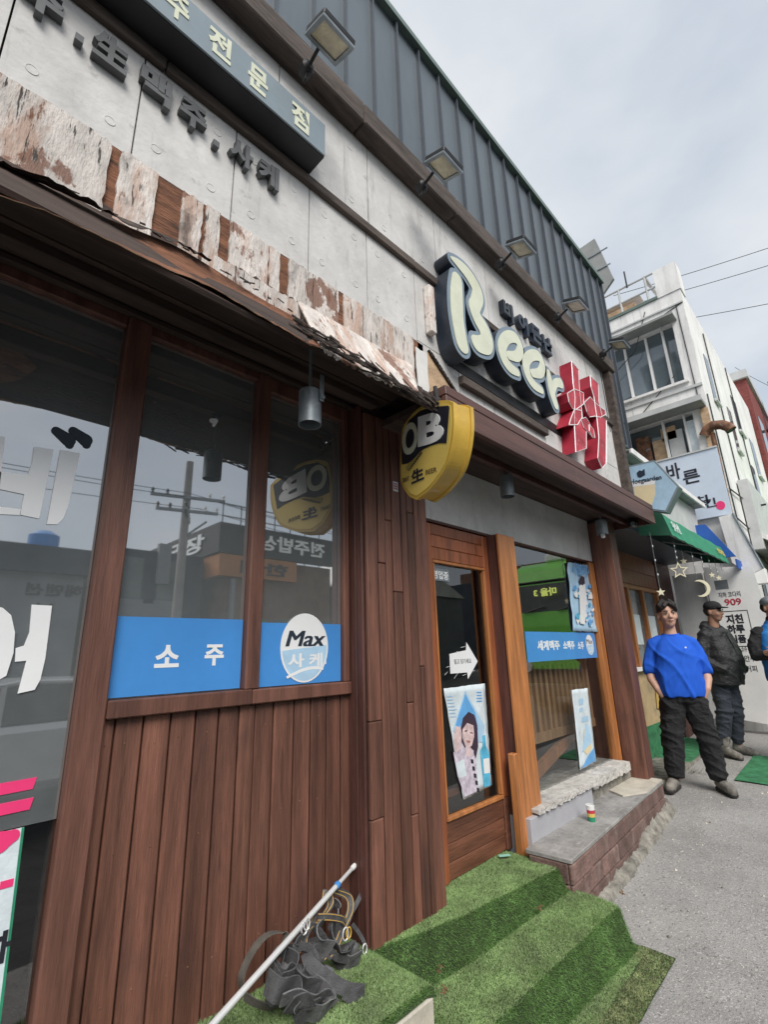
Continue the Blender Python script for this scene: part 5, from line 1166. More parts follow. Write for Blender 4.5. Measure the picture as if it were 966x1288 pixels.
# ================================================================== WHITE BUILDING BEYOND
wb = thing('white_building', (12, 2, 0), 'tall off-white concrete building with roof frame, wide window and rusty duct', 'building')
WX, WY, WT = 9.5, -.74, 7.9
lat = lambda px, py: FX(px, py, WX)
def wall_with_holes(y0, y1, z0, z1, holes):
    ys = sorted({y0, y1, *[h[0] for h in holes], *[h[1] for h in holes]}); zs = sorted({z0, z1, *[h[2] for h in holes], *[h[3] for h in holes]})
    mb = MB()
    for a, b in zip(ys[:-1], ys[1:]):
        for c, d in zip(zs[:-1], zs[1:]):
            if any(h[0] <= (a + b) / 2 <= h[1] and h[2] <= (c + d) / 2 <= h[3] for h in holes): continue
            mb.box(WX, WX + .25, a, b, c, d)
    return mb.build('gable_wall', 'white_wall', wb)
wall_with_holes(WY + .02, 4.5, -.3, WT, [(-.52, .95, 6.05, 7.28), (-.62, .9, 4.55, 5.42)])
bx('street_wall', WX + .001, 16.5, WY, WY + .25 - .001, -.3, WT + .0, 'white_wall', wb)
bx('rear_core', WX + .26, 16.5, WY + .26, 4.5, -.3, WT - .05, 'white_wall', wb)
bx('corner_pier', WX - .02, WX + .35, WY - .02, WY + .38, WT + .002, WT + .62, 'white_wall', wb)
bx('parapet_coping', WX - .03, WX + .2, -.35, 4.5, WT + .002, WT + .06, 'cap', wb); bx('string_course', WX - .03, WX, WY, 4.5, 7.60, 7.63, 'greywall', wb); bx('string_course', WX - .03, WX, WY, 4.5, 5.85, 5.90, 'greywall', wb)
# wide upper window
w1 = bx('wide_window', WX + .16, WX + .18, -.52, .95, 6.05, 7.28, 'winglass', wb)
for y in (-.28, .02, .42): bx('mullion', WX + .10, WX + .158, y - .02, y + .02, 6.06, 7.27, 'white', w1)
bx('mullion', WX - .03, WX + .02, -.31, -.285, 6.0, 7.3, 'greywall', w1)
bx('frame', WX + .10, WX + .158, -.52, .95, 6.05, 6.10, 'white', w1)
bx('window_hood', WX - .30, WX, -.58, 1.0, 7.285, 7.33, 'roofgrey', wb); bx('window_ledge', WX - .06, WX, -.56, 1.0, 5.99, 6.04, 'white_wall', wb)
bx('curtain', WX + .19, WX + .2, -.1, .5, 6.1, 7.2, 'vinyl', wb)
# lower cluttered window
w2 = bx('lower_window', WX + .18, WX + .2, -.62, .9, 4.55, 5.42, 'winglass', wb)
for y, z0, z1, m in [(-.45, 4.6, 5.3, 'postwhite'), (-.15, 4.6, 5.2, 'greywall'), (.12, 4.6, 5.1, 'tanply'), (.4, 4.6, 5.25, 'rust'), (-.05, 5.05, 5.3, 'tanply')]: bx('stored_board', WX + .08, WX + .16, y - .12, y + .12, z0, z1, m, wb)
bx('mullion', WX + .02, WX + .07, -.02, .02, 4.56, 5.41, 'white', w2); bx('mullion', WX + .02, WX + .07, -.36, -.33, 4.56, 5.41, 'white', w2)
bx('lower_hood', WX - .38, WX, -.72, 1.0, 5.43, 5.50, 'roofgrey', wb); bx('hood_edge', WX - .40, WX - .381, -.73, 1.0, 5.42, 5.52, 'greywall', wb)
bx('corner_timber', WX - .05, WX - .002, -.74, -.62, 2.6, 5.4, 'tanply', wb)
# roof frame
rf = MB()
for y in (-.68, -.2, .3, .9, 1.6): rf.tube([(WX + .02, y, WT), (WX + .02, y, WT + .62)], .022, 6)
for y0, y1, z in [(-.70, 2.2, WT + .62), (-.70, 2.2, WT + .3)]: rf.tube([(WX + .02, y0, z), (WX + .02, y1, z)], .022, 6)
for y in (-.2, .9): rf.tube([(WX + .02, y, WT + .62), (WX + 2.4, y, WT + .9)], .035, 6)
rf.build('roof_frame', 'greywall', wb); bx('roof_screen', WX + .3, WX + 2.2, .0, 2.0, WT + .50, WT + .53, 'white_wall', wb); MB().tube([(WX - .02, .12, WT + .55), (WX - .02, .12, WT + .95)], .015, 6).build('aerial', 'black', wb)
bx('roof_tarp', WX + .25, WX + 1.6, .1, 1.6, WT - .0, WT + .35, 'tanply', wb)
# street-side slots and cables
for (x0, x1, z0, z1) in [(10.4, 10.75, 5.9, 6.9), (11.9, 12.3, 5.3, 6.3), (13.0, 13.6, 6.1, 7.0), (13.6, 14.0, 4.0, 5.4), (12.2, 12.7, 3.2, 4.2), (14.6, 15.2, 5.4, 6.4)]:
    o = bx('street_window', x0, x1, WY - .012, WY - .004, z0, z1, 'winglass', wb); bx('frame', x0 - .04, x1 + .04, WY - .06, WY - .013, z0 - .05, z0, 'greywall', o)
for pts in [[(9.6, WY - .02, 5.7), (9.62, WY - .02, 2.6)], [(10.9, WY - .02, 7.6), (11.0, WY - .02, 3.0), (12.0, WY - .02, 2.9)], [(9.5, WY - .03, 3.9), (12.5, WY - .06, 4.05), (16, WY - .03, 4.0)], [(9.6, WY - .03, 3.4), (16, WY - .05, 3.3)], [(13.2, WY - .02, 7.8), (13.3, WY - .02, 4.2), (13.6, WY - .05, 4.05)]]:
    MB().tube(pts, .012, 5).build('wall_cable', 'black', wb)
for pts in [[(WX - .01, .9, 7.55), (WX - .015, -.2, 7.45), (WX - .01, -.72, 7.6)], [(WX - .02, .8, 5.2), (WX - .02, .2, 5.75), (WX - .02, -.35, 6.2)], [(WX - .01, .95, 6.5), (WX - .02, .2, 7.0), (WX - .01, -.1, 7.75)], [(WX - .01, -.62, 7.6), (WX - .01, -.64, 4.9)]]:
    MB().tube(pts, .008, 5).build('wall_cable', 'black', wb)
dct = MB().tube([(WX - .04, -.60, 4.9), (WX - .05, -.66, 4.99), (WX - .06, -.76, 5.03), (WX - .06, -.88, 5.0), (WX - .06, -.96, 4.93), (WX - .06, -.99, 4.86)], .082, 14, cap=False)
dct.build('rusty_duct', 'rust', wb, smooth=True)
MB().lathe([(.0, 0), (.076, 0)], (WX - .06, -.986, 4.87), 14, 0, (0, -.45, -.9)).build('duct_mouth', 'black', wb)
MB().tube([(WX - .03, -.72, 4.9), (WX - .03, -.70, 3.0)], .04, 8).build('drain_pipe', 'rust', wb, smooth=True)
# ground-level pieces of this building seen between the people
for k, y in enumerate((-.30, -.06, .16)): bx('cladding_panel', WX - .22, WX - .18, y - .11, y + .11, .32, 2.55, 'greywall', wb, .004)
bx('doorway_dark', WX - .02, WX - .001, -.72, -.66, .2, 2.6, 'black', wb)

bs = thing('pale_blue_sign', (WX - .1, -.3, 4.2), 'large pale lavender-blue sign with brush lettering and a red seal on the white building', 'sign')
bf = ((WX - .10, 0, 0), (0, -1, 0), (0, 0, 1), (-1, 0, 0))
bx('sign_panel', WX - .10, WX - .02, -.74, .40, 3.45, 4.62, 'signlav', bs)
bx('top_edge', WX - .12, WX - .02, -.745, .40, 4.622, 4.65, 'greywall', bs)
HB = lambda x, y: (lambda p: (-p[0], p[1]))(FX(726 + x / 4.025, 540 + y / 4.025, WX - .10))
for ch, a, b in [('바', (465, 262), (515, 165)), ('른', (545, 282), (615, 195)), ('치', (600, 385), (660, 330)), ('킨', (650, 400), (700, 345))]:
    p, q2 = HB(*a), HB(*b); text(MB(), ch, bf, min(p[0], q2[0]), max(p[0], q2[0]), min(p[1], q2[1]), max(p[1], q2[1]), .0005, .006, bold=.02).build('letter', 'ink', bs)
p = HB(728, 385); MB().prism([(p[0] + .065 * math.cos(t), p[1] + .075 * math.sin(t)) for t in np.linspace(0, 6.28, 18, endpoint=False)], bf, .0005, .004).build('red_seal', 'pink', bs)
# white menu banner with print
mbn = thing('menu_banner', (WX - .3, -.6, 1.4), 'tall white printed banner behind the people in the black jacket and blue vest', 'banner')
BX = 9.2; bf2 = ((BX, 0, 0), (0, -1, 0), (0, 0, 1), (-1, 0, 0))
MB().prism([(.22, .35), (.98, .25), (.86, 2.55), (.22, 2.62)], bf2, -.03, 0).build('sheet', 'white', mbn)
def BP(px, py): p = FX(px, py, BX); return (-p[0], p[1])
for wd, a, b, m, bo in [('지하 코다리', (905, 752), (931, 743), 'ink', 0), ('909', (913, 762), (932, 752), 'red', .02), ('지친', (915, 785), (934, 772), 'ink', .04), ('하루', (917, 797), (936, 785), 'ink', .04), ('식품', (920, 809), (938, 798), 'ink', .04), ('소주 맥주', (934, 820), (948, 812), 'ink', 0), ('안주', (938, 832), (950, 824), 'ink', 0), ('커피', (940, 845), (952, 837), 'ink', 0)]:
    p, q2 = BP(*a), BP(*b); text(MB(), wd, bf2, p[0], q2[0], min(p[1], q2[1]), max(p[1], q2[1]), .0005, .004, bold=bo).build('lettering', m, mbn)
a, b = BP(911, 814), BP(941, 768)
for r_ in ((a[0], b[0], a[1], a[1] + .012), (a[0], b[0], b[1], b[1] + .012), (a[0], a[0] + .01, a[1], b[1]), (b[0] - .01, b[0], a[1], b[1])):
    MB().prism([(r_[0], r_[2]), (r_[1], r_[2]), (r_[1], r_[3]), (r_[0], r_[3])], bf2, .0003, .002).build('printed_border', 'ink', mbn)
a, b = BP(901, 742), BP(915, 729); MB().prism([a, (b[0], a[1]), b, (a[0], b[1])], bf2, .0003, .002).build('grey_patch', 'lampgrey', mbn)
# blue tarp awning and sloped white awning at the white building
ba = thing('blue_awning', (8.95, -.3, 3), 'royal blue tarp awning tucked behind the far end of the green awning', 'awning')
MB().prism([(.0, 3.30), (.42, 3.26), (.72, 2.70), (.1, 2.72)], ((8.97, 0, 0), (0, -1, 0), (0, 0, 1), (-1, 0, 0)), -.03, .02).build('tarp_end', 'royal', ba)
bx('tarp_skirt', 8.96, 9.35, -.72, -.70, 2.52, 2.66, 'royal', ba)
wa = thing('white_side_awning', (9.6, -.8, 3), 'sloping dirty white sheet awning edge hanging beyond the green awning', 'awning')
MB().prism([(.56, 3.42), (.76, 3.44), (.98, 2.52), (.78, 2.44), (.60, 2.66)], ((9.36, 0, 0), (0, -1, 0), (0, 0, 1), (-1, 0, 0)), -.02, .03).build('sheet', 'white_wall', wa)
MB().tube([(9.32, -.76, 3.44), (9.32, -.98, 2.52)], .014, 6).build('edge_tube', 'lampgrey', wa)

# the dark narrow sign and shops beyond
bs2 = thing('black_hanging_sign', (11.5, -1.05, 3), 'narrow black hanging sign with two white letters beyond the white building corner', 'sign')
XB = 11.6; b3 = ((XB, 0, 0), (0, -1, 0), (0, 0, 1), (-1, 0, 0))
a = FX(928, 668, XB); b = FX(946, 640, XB)
bx('sign_case', XB, XB + .12, min(a[0], b[0]) - .02, max(a[0], b[0]) + .02, min(a[1], b[1]) - .1, max(a[1], b[1]) + .08, 'black', bs2)
yy0, yy1 = -max(a[0], b[0]), -min(a[0], b[0]); z0, z1 = min(a[1], b[1]), max(a[1], b[1])
text(MB(), '포', b3, yy0 + .04, yy1 - .04, (z0 + z1) / 2 + .02, z1, .001, .005, bold=.03).build('letter', 'vinyl', bs2)
text(MB(), '차', b3, yy0 + .04, yy1 - .04, z0 - .03, (z0 + z1) / 2 - .04, .001, .005, bold=.03).build('letter', 'vinyl', bs2)
MB().tube([(XB + .06, -1.0, z1 + .05), (XB + .06, WY, z1 + .05)], .02, 6).build('bracket', 'black', bs2)
sh = thing('pale_lean_to', (12.8, -.9, 3), 'pale grey sheet-clad lean-to shop front with white sloping awning down the street', 'building')
for k in range(7): bx('sheet_panel', 10.6 + k * .6, 11.19 + k * .6, -.92, -.76, 3.0, 4.3 - .0 * k, 'greywall', sh, .004)
MB().prism([(-.92, 3.3), (-1.5, 2.85), (-1.5, 2.78), (-.92, 3.2)], ((10.7, 0, 0), (0, 1, 0), (0, 0, 1), (1, 0, 0)), 0, 4.2).build('lean_to_roof', 'white_wall', sh)
bx('shop_window', 10.7, 12.4, -.80, -.755, .3, 2.7, 'winglass', sh); bx('shop_door', 12.5, 13.4, -.80, -.755, .3, 2.7, 'plankdark', sh); bx('shop_window', 13.5, 14.8, -.80, -.755, .9, 2.6, 'winglass', sh)
bx('wall_meter', 10.0, 10.2, -.92, -.76, 2.35, 2.6, 'white', sh, .01)
bb = thing('brick_building', (20, 1, 0), 'red brick building further down the street behind the white building', 'building')
bx('brick_wall', 16.6, 22.5, -.85, 4, -.3, 8.9, 'redbrick', bb); bx('parapet', 16.5, 22.6, -.92, 4.1, 8.9, 9.15, 'greywall', bb)
for i in range(3):
    for j in range(3): o = bx('window', 17.2 + i * 1.8, 18.2 + i * 1.8, -.862, -.852, 1.9 + j * 2.3, 3.3 + j * 2.3, 'winglass', bb); bx('sill', 17.1 + i * 1.8, 18.3 + i * 1.8, -.93, -.863, 1.8 + j * 2.3, 1.9 + j * 2.3, 'greywall', bb)
ms = thing('maroon_hanging_sign', (19, -1.4, 8), 'dark maroon hanging sign with pale letters at the right edge of the photo', 'sign')
XM = 19.; a = FX(952, 505, XM); b = FX(985, 474, XM); 
bx('sign_case', XM, XM + .25, -2.35, -1.2, 6.7, 9.6, 'signmaroon', ms)
fm = ((XM, 0, 0), (0, -1, 0), (0, 0, 1), (-1, 0, 0)); text(MB(), '노', fm, 1.4, 2.15, 8.3, 9.1, .001, .01, bold=.02).build('letter', 'vinyl', ms); text(MB(), '래', fm, 1.4, 2.15, 7.1, 8.0, .001, .01, bold=.02).build('letter', 'vinyl', ms)
MB().tube([(XM + .1, -1.2, 8.), (XM + .1, -.85, 8.)], .05, 6).build('bracket', 'black', ms)
# far row closing the street
fr_ = thing('far_row', (40, 0, 0), 'distant pale row of low buildings closing the street end', 'building')
for i, (x0, h, m) in enumerate([(24, 7, 'greywall'), (31, 6, 'tanply'), (38, 8, 'white_wall'), (48, 6, 'redbrick')]): bx('house_front', x0, x0 + 6.6, -.9 + .2 * (i % 2), 6, -.2, h, m, fr_)
# tilted roof plate on a shed behind the metal wall
rp = thing('tilted_roof_plate', (7.2, .2, 7), 'tilted grey roof sheet rising behind the metal cladding', 'roof')
A = [FX(a, b, 7.3) for a, b in [(726, 309), (748, 300), (772, 350), (760, 372)]]
mb = MB(); mb.prism([(p[0], p[1]) for p in [A[1], (A[0][0] + .5, A[0][1] - .15), (A[3][0] + .6, A[3][1] - .5), A[2]]], ((7.3, 0, 0), (0, 1, 0), (0, 0, 1), (1, 0, 0)), 0, .05); mb.build('roof_sheet', 'roofgrey', rp)
bx('shed_body', 7.4, 9.2, .5, 2.5, 3.7, 6.4, 'roofgrey', rp)
for k, dz in enumerate((.3, .62)): bx('sheet_lap', 7.285, 7.299, A[2][0], A[2][0] + .7, A[2][1] + dz - .02, A[2][1] + dz, 'lampgrey', rp)
# overhead cables
def cable(a, b, sag, label, r=.007):
    P = [(a[0] + (b[0] - a[0]) * t, a[1] + (b[1] - a[1]) * t, a[2] + (b[2] - a[2]) * t - sag * 4 * t * (1 - t)) for t in np.linspace(0, 1, 24)]
    tag(MB().tube(P, r, 5, 0, False).build('overhead_cable', 'black'), label, 'cable', 'cables over the street')
def onray(px, py, d): r = ray(px, py); r = r / r[1] if False else r / np.linalg.norm(r); return CP + r * d
def cab(pa, da, pb, db_, label):
    a, b = onray(*pa, da), onray(*pb, db_); e = b + (b - a) * .9; cable(tuple(a), tuple(e), .08, label)
cab((772, 372), 13.2, (966, 308), 14, 'upper of the two cables crossing from the white roof frame to the right edge')
cab((776, 388), 13.2, (966, 330), 14, 'lower of the two cables crossing from the white roof frame to the right edge')
cab((776, 415), 13.0, (966, 378), 13.5, 'cable crossing in front of the white building window towards the right edge')
cab((925, 462), 20, (966, 482), 20, 'short sagging cable between the white and the brick building')

# green mat, weeds, bags by the neighbour wall
def gm(x0, x1, y0, y1, label):
    mb = MB(); n = 14
    q = [(x0, y0), (x1, y0 + .02), (x1 + .1, y1), (x0 + .05, y1)]
    for i in range(n + 1):
        for j in range(n + 1):
            a, b = i / n, j / n; x = (1 - b) * (q[0][0] * (1 - a) + q[1][0] * a) + b * (q[3][0] * (1 - a) + q[2][0] * a); y = (1 - b) * (q[0][1] * (1 - a) + q[1][1] * a) + b * (q[3][1] * (1 - a) + q[2][1] * a)
            mb.v.append((x, y, gz(x) + .014 + .005 * mnoise.noise(Vector((x * 4, y * 4, 0)))))
    for i in range(n):
        for j in range(n): a = i * (n + 1) + j; mb.f.append((a, a + n + 1, a + n + 2, a + 1)); mb.m.append(0)
    tag(mb.build('green_mat', 'greenmat', smooth=True), label, 'mat')
gm(6.55, 7.75, -1.35, -.60, 'flat green mat on the pavement in front of the person in black jacket')
gm(6.5, 8.3, -.115, .28, 'long strip of green matting against the cream wall base behind the blue-shirted person')
bpy.data.objects['green_mat.001'].location.z = .085 - .06
def weed(px, py, label, n=60, r=.10):
    x0, y0 = FZ(px, py, .08); mb = MB()
    for i in range(n):
        a = random.uniform(0, 6.28); d = abs(random.gauss(0, r)); x, y = x0 + d * math.cos(a), y0 + d * math.sin(a); h = random.uniform(.02, .07); k = len(mb.v)
        mb.v += [(x, y, gz(x0)), (x + .008, y + .004, gz(x0)), (x + random.gauss(0, .03), y + random.gauss(0, .03), gz(x0) + h)]; mb.f.append((k, k + 1, k + 2)); mb.m.append(0)
    tag(mb.build('weed_tuft', 'moss'), label, 'weed')
weed(948, 912, 'low green weeds by the wall beside the boots of the person in black jacket', 160, .14)
weed(873, 968, 'small weed tuft on the kerb between the feet of the person in blue shirt')
bg_ = thing('plastic_bags', (10.35, -.75, .2), 'black plastic bag slumped at the wall foot behind the person in black jacket', 'bag')
mb = MB(); yb, zb = -.75, .30
for dx, dy, dz, r in [(0, 0, .0, .19), (.1, -.1, -.12, .2), (0, .08, .16, .13), (.05, -.2, -.2, .16)]: mb.ell((10.35 + dx, yb + dy, zb + dz), (r, r * .9, r))
remesh(mb.build('bag_body', 'bag', bg_), .02, 2, .06, .1)
bx('white_crate', 10.2, 10.5, yb - .3, yb + .35, .12, .24, 'white', bg_)

# ================================================================== PEOPLE
def chain(mb, pts, n=14):
    """capsule chain: pts (x,y,z,rx[,ry])"""
    P = [(Vector(p[:3]), p[3], p[4] if len(p) > 4 else p[3]) for p in pts]; sub = []
    for i in range(len(P) - 1):
        for k in range(6):
            t = k / 6; sub.append((P[i][0].lerp(P[i + 1][0], t), P[i][1] + (P[i + 1][1] - P[i][1]) * t, P[i][2] + (P[i + 1][2] - P[i][2]) * t))
    sub.append(P[-1])
    for p, rx, ry in sub: mb.ell(p, (rx, ry, min(rx, ry)), nu=n, nv=8)
    return mb
def rings(mb, R_, n=28):
    """closed body of elliptical rings (x,y,z,rx,ry)"""
    k = len(mb.v); m = len(R_)
    for (x, y, z, rx, ry) in R_:
        for q in range(n):
            t = 2 * math.pi * q / n; c, s_ = math.cos(t), math.sin(t); e = .82
            mb.v.append((x + rx * math.copysign(abs(c) ** e, c), y + ry * math.copysign(abs(s_) ** e, s_), z))
    for i in range(m - 1):
        for q in range(n): q2 = (q + 1) % n; mb.f.append((k + i * n + q, k + i * n + q2, k + (i + 1) * n + q2, k + (i + 1) * n + q)); mb.m.append(0)
    mb.f.append(tuple(k + q for q in range(n - 1, -1, -1))); mb.f.append(tuple(k + (m - 1) * n + q for q in range(n))); mb.m += [0, 0]; return mb
def head(mb, c, yaw=0, s=1.):
    """skull, jaw, nose, ears; face looks along -Y turned by yaw"""
    def T(x, y, z): ca, sa = math.cos(yaw), math.sin(yaw); return (c[0] + s * (x * ca - y * sa), c[1] + s * (x * sa + y * ca), c[2] + s * z)
    mb.ell(T(0, .012, .03), (.078 * s, .095 * s, .098 * s)); mb.ell(T(0, -.022, -.015), (.066 * s, .070 * s, .085 * s)); mb.ell(T(0, -.030, -.065), (.050 * s, .052 * s, .048 * s)); mb.ell(T(0, -.052, -.088), (.026 * s, .022 * s, .020 * s))
    mb.ell(T(.035, -.055, -.022), (.028 * s,) * 3); mb.ell(T(-.035, -.055, -.022), (.028 * s,) * 3)
    chain(mb, [T(0, -.088, .012) + (.010 * s,), T(0, -.102, -.018) + (.014 * s,)]); mb.ell(T(.012, -.092, -.024), (.010 * s,) * 3); mb.ell(T(-.012, -.092, -.024), (.010 * s,) * 3)
    for sx_ in (-1, 1): mb.ell(T(.079 * sx_, .012, -.005), (.012 * s, .020 * s, .032 * s))
    mb.ell(T(0, -.084, -.052), (.022 * s, .010 * s, .008 * s))
    return T
def face_bits(par, T, s, lipm='lip', skin='skin'):
    out_ = []
    for sx_ in (-1, 1):
        e = MB().ell(T(.031 * sx_, -.079, .010), (.013 * s, .006 * s, .0042 * s), nu=10, nv=6).build('eye', 'white', par, local=True, smooth=True)
        MB().ell(T(.031 * sx_, -.0855, .010), (.0062 * s, .004 * s, .0048 * s), nu=8, nv=5).build('iris', 'ink', e, local=True, smooth=True)
        MB().tube([T(.016 * sx_, -.087, .018), T(.031 * sx_, -.0895, .0195), T(.047 * sx_, -.080, .014)], .0028 * s, 5).build('eyelid', 'hair', e, local=True)
        MB().tube([T(.014 * sx_, -.089, .032), T(.033 * sx_, -.090, .037), T(.052 * sx_, -.076, .031)], [.005 * s, .006 * s, .0025 * s], 6).build('eyebrow', 'hair', par, local=True)
    MB().ell(T(0, -.0915, -.050), (.018 * s, .005 * s, .0032 * s), nu=12, nv=6).build('upper_lip', lipm, par, local=True, smooth=True)
    MB().ell(T(0, -.0905, -.057), (.014 * s, .005 * s, .0038 * s), nu=12, nv=6).build('lower_lip', lipm, par, local=True, smooth=True)
def boot(par, x, y, ang, z=.0, m='boot'):
    ca, sa = math.cos(ang), math.sin(ang); L_ = lambda u, v, h: (x + u * ca - v * sa, y + u * sa + v * ca, z + h)
    mb = MB(); chain(mb, [L_(0, .03, .055) + (.046,), L_(0, -.05, .05) + (.045, .045), L_(0, -.13, .042) + (.043,), L_(0, -.17, .036) + (.034,)]); chain(mb, [L_(0, .03, .06) + (.046,), L_(0, .015, .13) + (.050,), L_(0, .01, .21) + (.058,)])
    o = mb.build('boot', m, par, local=True); remesh(o, .008, 3, .012, .05)
    mb = MB(); chain(mb, [L_(0, .035, .016) + (.044, .044), L_(0, -.06, .016) + (.042,), L_(0, -.16, .014) + (.036,)]); 
    for i, v in enumerate(mb.v): mb.v[i] = (v[0], v[1], z + max(0, min(.024, v[2] - z)))
    mb.build('sole', 'sole', o, local=True); return o

def hand(mb, wr, d, n, s=1.):
    """curled hand from wrist wr along d with palm normal n"""
    d = Vector(d).normalized(); n = Vector(n).normalized(); sd_ = d.cross(n)
    P = lambda a, b, c: tuple(Vector(wr) + d * a * s + sd_ * b * s + n * c * s)
    chain(mb, [P(0, 0, 0) + (.026,), P(.035, 0, 0) + (.032,), P(.07, 0, 0) + (.034,)])
    for k, (b, L_) in enumerate([(-.030, .062), (-.010, .075), (.010, .070), (.030, .055)]): chain(mb, [P(.075, b, 0) + (.0095,), P(.075 + L_ * .5, b, .008) + (.009,), P(.075 + L_ * .85, b, .028) + (.008,)], 8)
    chain(mb, [P(.02, -.03, .005) + (.012,), P(.05, -.055, .015) + (.0105,), P(.085, -.06, .022) + (.009,)], 8)

def bake(o, fn):
    bpy.context.view_layer.update()
    me = bpy.data.meshes.new_from_object(o.evaluated_get(bpy.context.evaluated_depsgraph_get()))
    n = len(me.vertices); co = np.empty(n * 3); me.vertices.foreach_get('co', co); co = co.reshape(-1, 3)
    no = np.empty(n * 3); me.vertex_normals.foreach_get('vector', no); no = no.reshape(-1, 3)
    d = np.array([fn(*c) for c in co]); co = co + no * d[:, None]; me.vertices.foreach_set('co', co.ravel()); me.update()
    if len(me.materials) == 0: me.materials.append(o.data.materials[0])
    me.polygons.foreach_set('use_smooth', [True] * len(me.polygons))
    o.modifiers.clear(); o.data = me; return o
def ridge(x, y, z): n = mnoise.noise(Vector((x, y, z))); return max(0, 1 - abs(n) * 3.2) ** 1.5
def shirt_fold(x, y, z):
    k = min(1, max(0, (1.42 - z) / .15)); return k * (.013 * ridge(x * 5 + z * 3.5, y * 5, z * 1.7 - x * 1.5) + .008 * ridge(x * 9 - z * 4, y * 9 + 3, z * 4) - .005)
def leg_fold(x, y, z):
    lo = max(0, 1 - z / .34); kn = math.exp(-((z - .5) / .12) ** 2); up_ = math.exp(-((z - .84) / .14) ** 2)
    return (.006 + .014 * lo + .012 * kn) * ridge(x * 4, y * 4, z * 11 + x * 5) + (.006 + .010 * up_) * ridge(x * 8 + z * 3, y * 8, z * 5) - .006
def coat_fold(x, y, z): return .010 * ridge(x * 4, y * 4, z * 5 + x * 4) + .004 * ridge(x * 10, y * 10, z * 8 + 4) - .005
def person_blue():
    px, py = 6.05, -.40; p = thing('person', (px, py, gz(px) + .01), 'person in royal blue T-shirt and baggy black trousers, hands in pockets, standing by the column', 'person', rz=math.radians(-66))
    p.scale = (1.05, 1.05, 1.05)
    mb = MB(); hc = (0, -.015, 1.635); T = head(mb, hc, math.radians(6), 1.1)
    chain(mb, [(0, .012, 1.58, .057), (0, .015, 1.50, .058), (0, .02, 1.42, .068)]); rings(mb, [(0, .01, .9, .12, .09), (0, .01, 1.2, .13, .09), (0, .01, 1.38, .11, .06), (0, .01, 1.43, .07, .05)])
    for s_ in (-1, 1):
        chain(mb, [(.13 * s_, .01, 1.34, .035), (.215 * s_, .03, 1.17, .046), (.245 * s_, .03, 1.09, .044), (.250 * s_, -.01, 1.01, .041), (.218 * s_, -.065, .92, .033), (.175 * s_, -.06, .84, .028)])
        h = MB(); 
        hand(mb, (.17 * s_, -.055, .83), (-.30 * s_, .1, -1), (-s_, .1, .2), .8)
        chain(mb, [(.10 * s_, 0, .9, .07), (.13 * s_, 0, .5, .05), (.15 * s_, .01, .12, .04)])
    b = mb.build('body', 'skin', p, local=True); remesh(b, .0065, 3)
    face_bits(p, T, 1.1)
    # hair: centre-parted black
    hm = MB(); hm.ell(T(0, .022, .056), (.096, .106, .098)); hm.ell(T(0, .055, .015), (.086, .076, .085))
    for s_ in (-1, 1):
        chain(hm, [T(.012 * s_, -.070, .112) + (.020,), T(.040 * s_, -.088, .082) + (.020,), T(.064 * s_, -.070, .056) + (.014,), T(.074 * s_, -.040, .040) + (.011,)], 10)
        chain(hm, [T(.03 * s_, -.02, .135) + (.022,), T(.068 * s_, -.02, .095) + (.022,), T(.078 * s_, -.005, .045) + (.012,)], 10)
    remesh(hm.build('hair', 'hair', p, local=True), .007, 1, .016, .02)
    # T-shirt
    sm = MB(); rings(sm, [(0, -.005, .845, .200, .158), (0, -.005, .89, .214, .164), (0, -.01, 1.05, .208, .160), (0, -.01, 1.18, .198, .148), (0, .0, 1.28, .195, .135), (0, .01, 1.36, .160, .105), (0, .015, 1.405, .118, .082), (0, .018, 1.446, .076, .066)])
    for s_ in (-1, 1): chain(sm, [(.115 * s_, .01, 1.395, .045), (.172 * s_, .015, 1.350, .064), (.214 * s_, .02, 1.22, .074), (.240 * s_, .022, 1.11, .078)])
    o = sm.build('t_shirt', 'cloth_blue', p, local=True); remesh(o, .009, 6); bake(o, shirt_fold)
    MB().tube([(.075 * math.cos(t), .012 + .064 * math.sin(t), 1.448 - .012 * (math.sin(t) < 0) * abs(math.sin(t))) for t in np.linspace(0, 6.28, 20)], .007, 6, 0, False).build('collar', 'cloth_blue', o, local=True)
    MB().lathe([(0, 0), (.009, 0), (.009, .003), (0, .003)], (.085, -.155, 1.31), 8, 0, (0, -1, 0)).build('chest_logo', 'vinyl', o, local=True)
    # trousers
    tm = MB(); rings(tm, [(0, -.0, .79, .175, .125), (0, 0, .85, .19, .14), (0, 0, .92, .18, .13)])
    for s_ in (-1, 1): chain(tm, [(.088 * s_, 0, .86, .110), (.100 * s_, 0, .76, .118), (.118 * s_, 0, .64, .112), (.15 * s_, -.01, .50, .100), (.165 * s_, .01, .30, .098), (.175 * s_, .02, .165, .088)])
    for s_ in (-1, 1): tm.ell((.150 * s_, -.050, .77), (.060, .075, .13))
    bake(remesh(tm.build('trousers', 'cloth_black', p, local=True), .009, 4), leg_fold)
    boot(p, .18, .02, math.radians(12)).scale = (1.12,) * 3; boot(p, -.18, .02, math.radians(-22)).scale = (1.12,) * 3
    return p
person_blue()
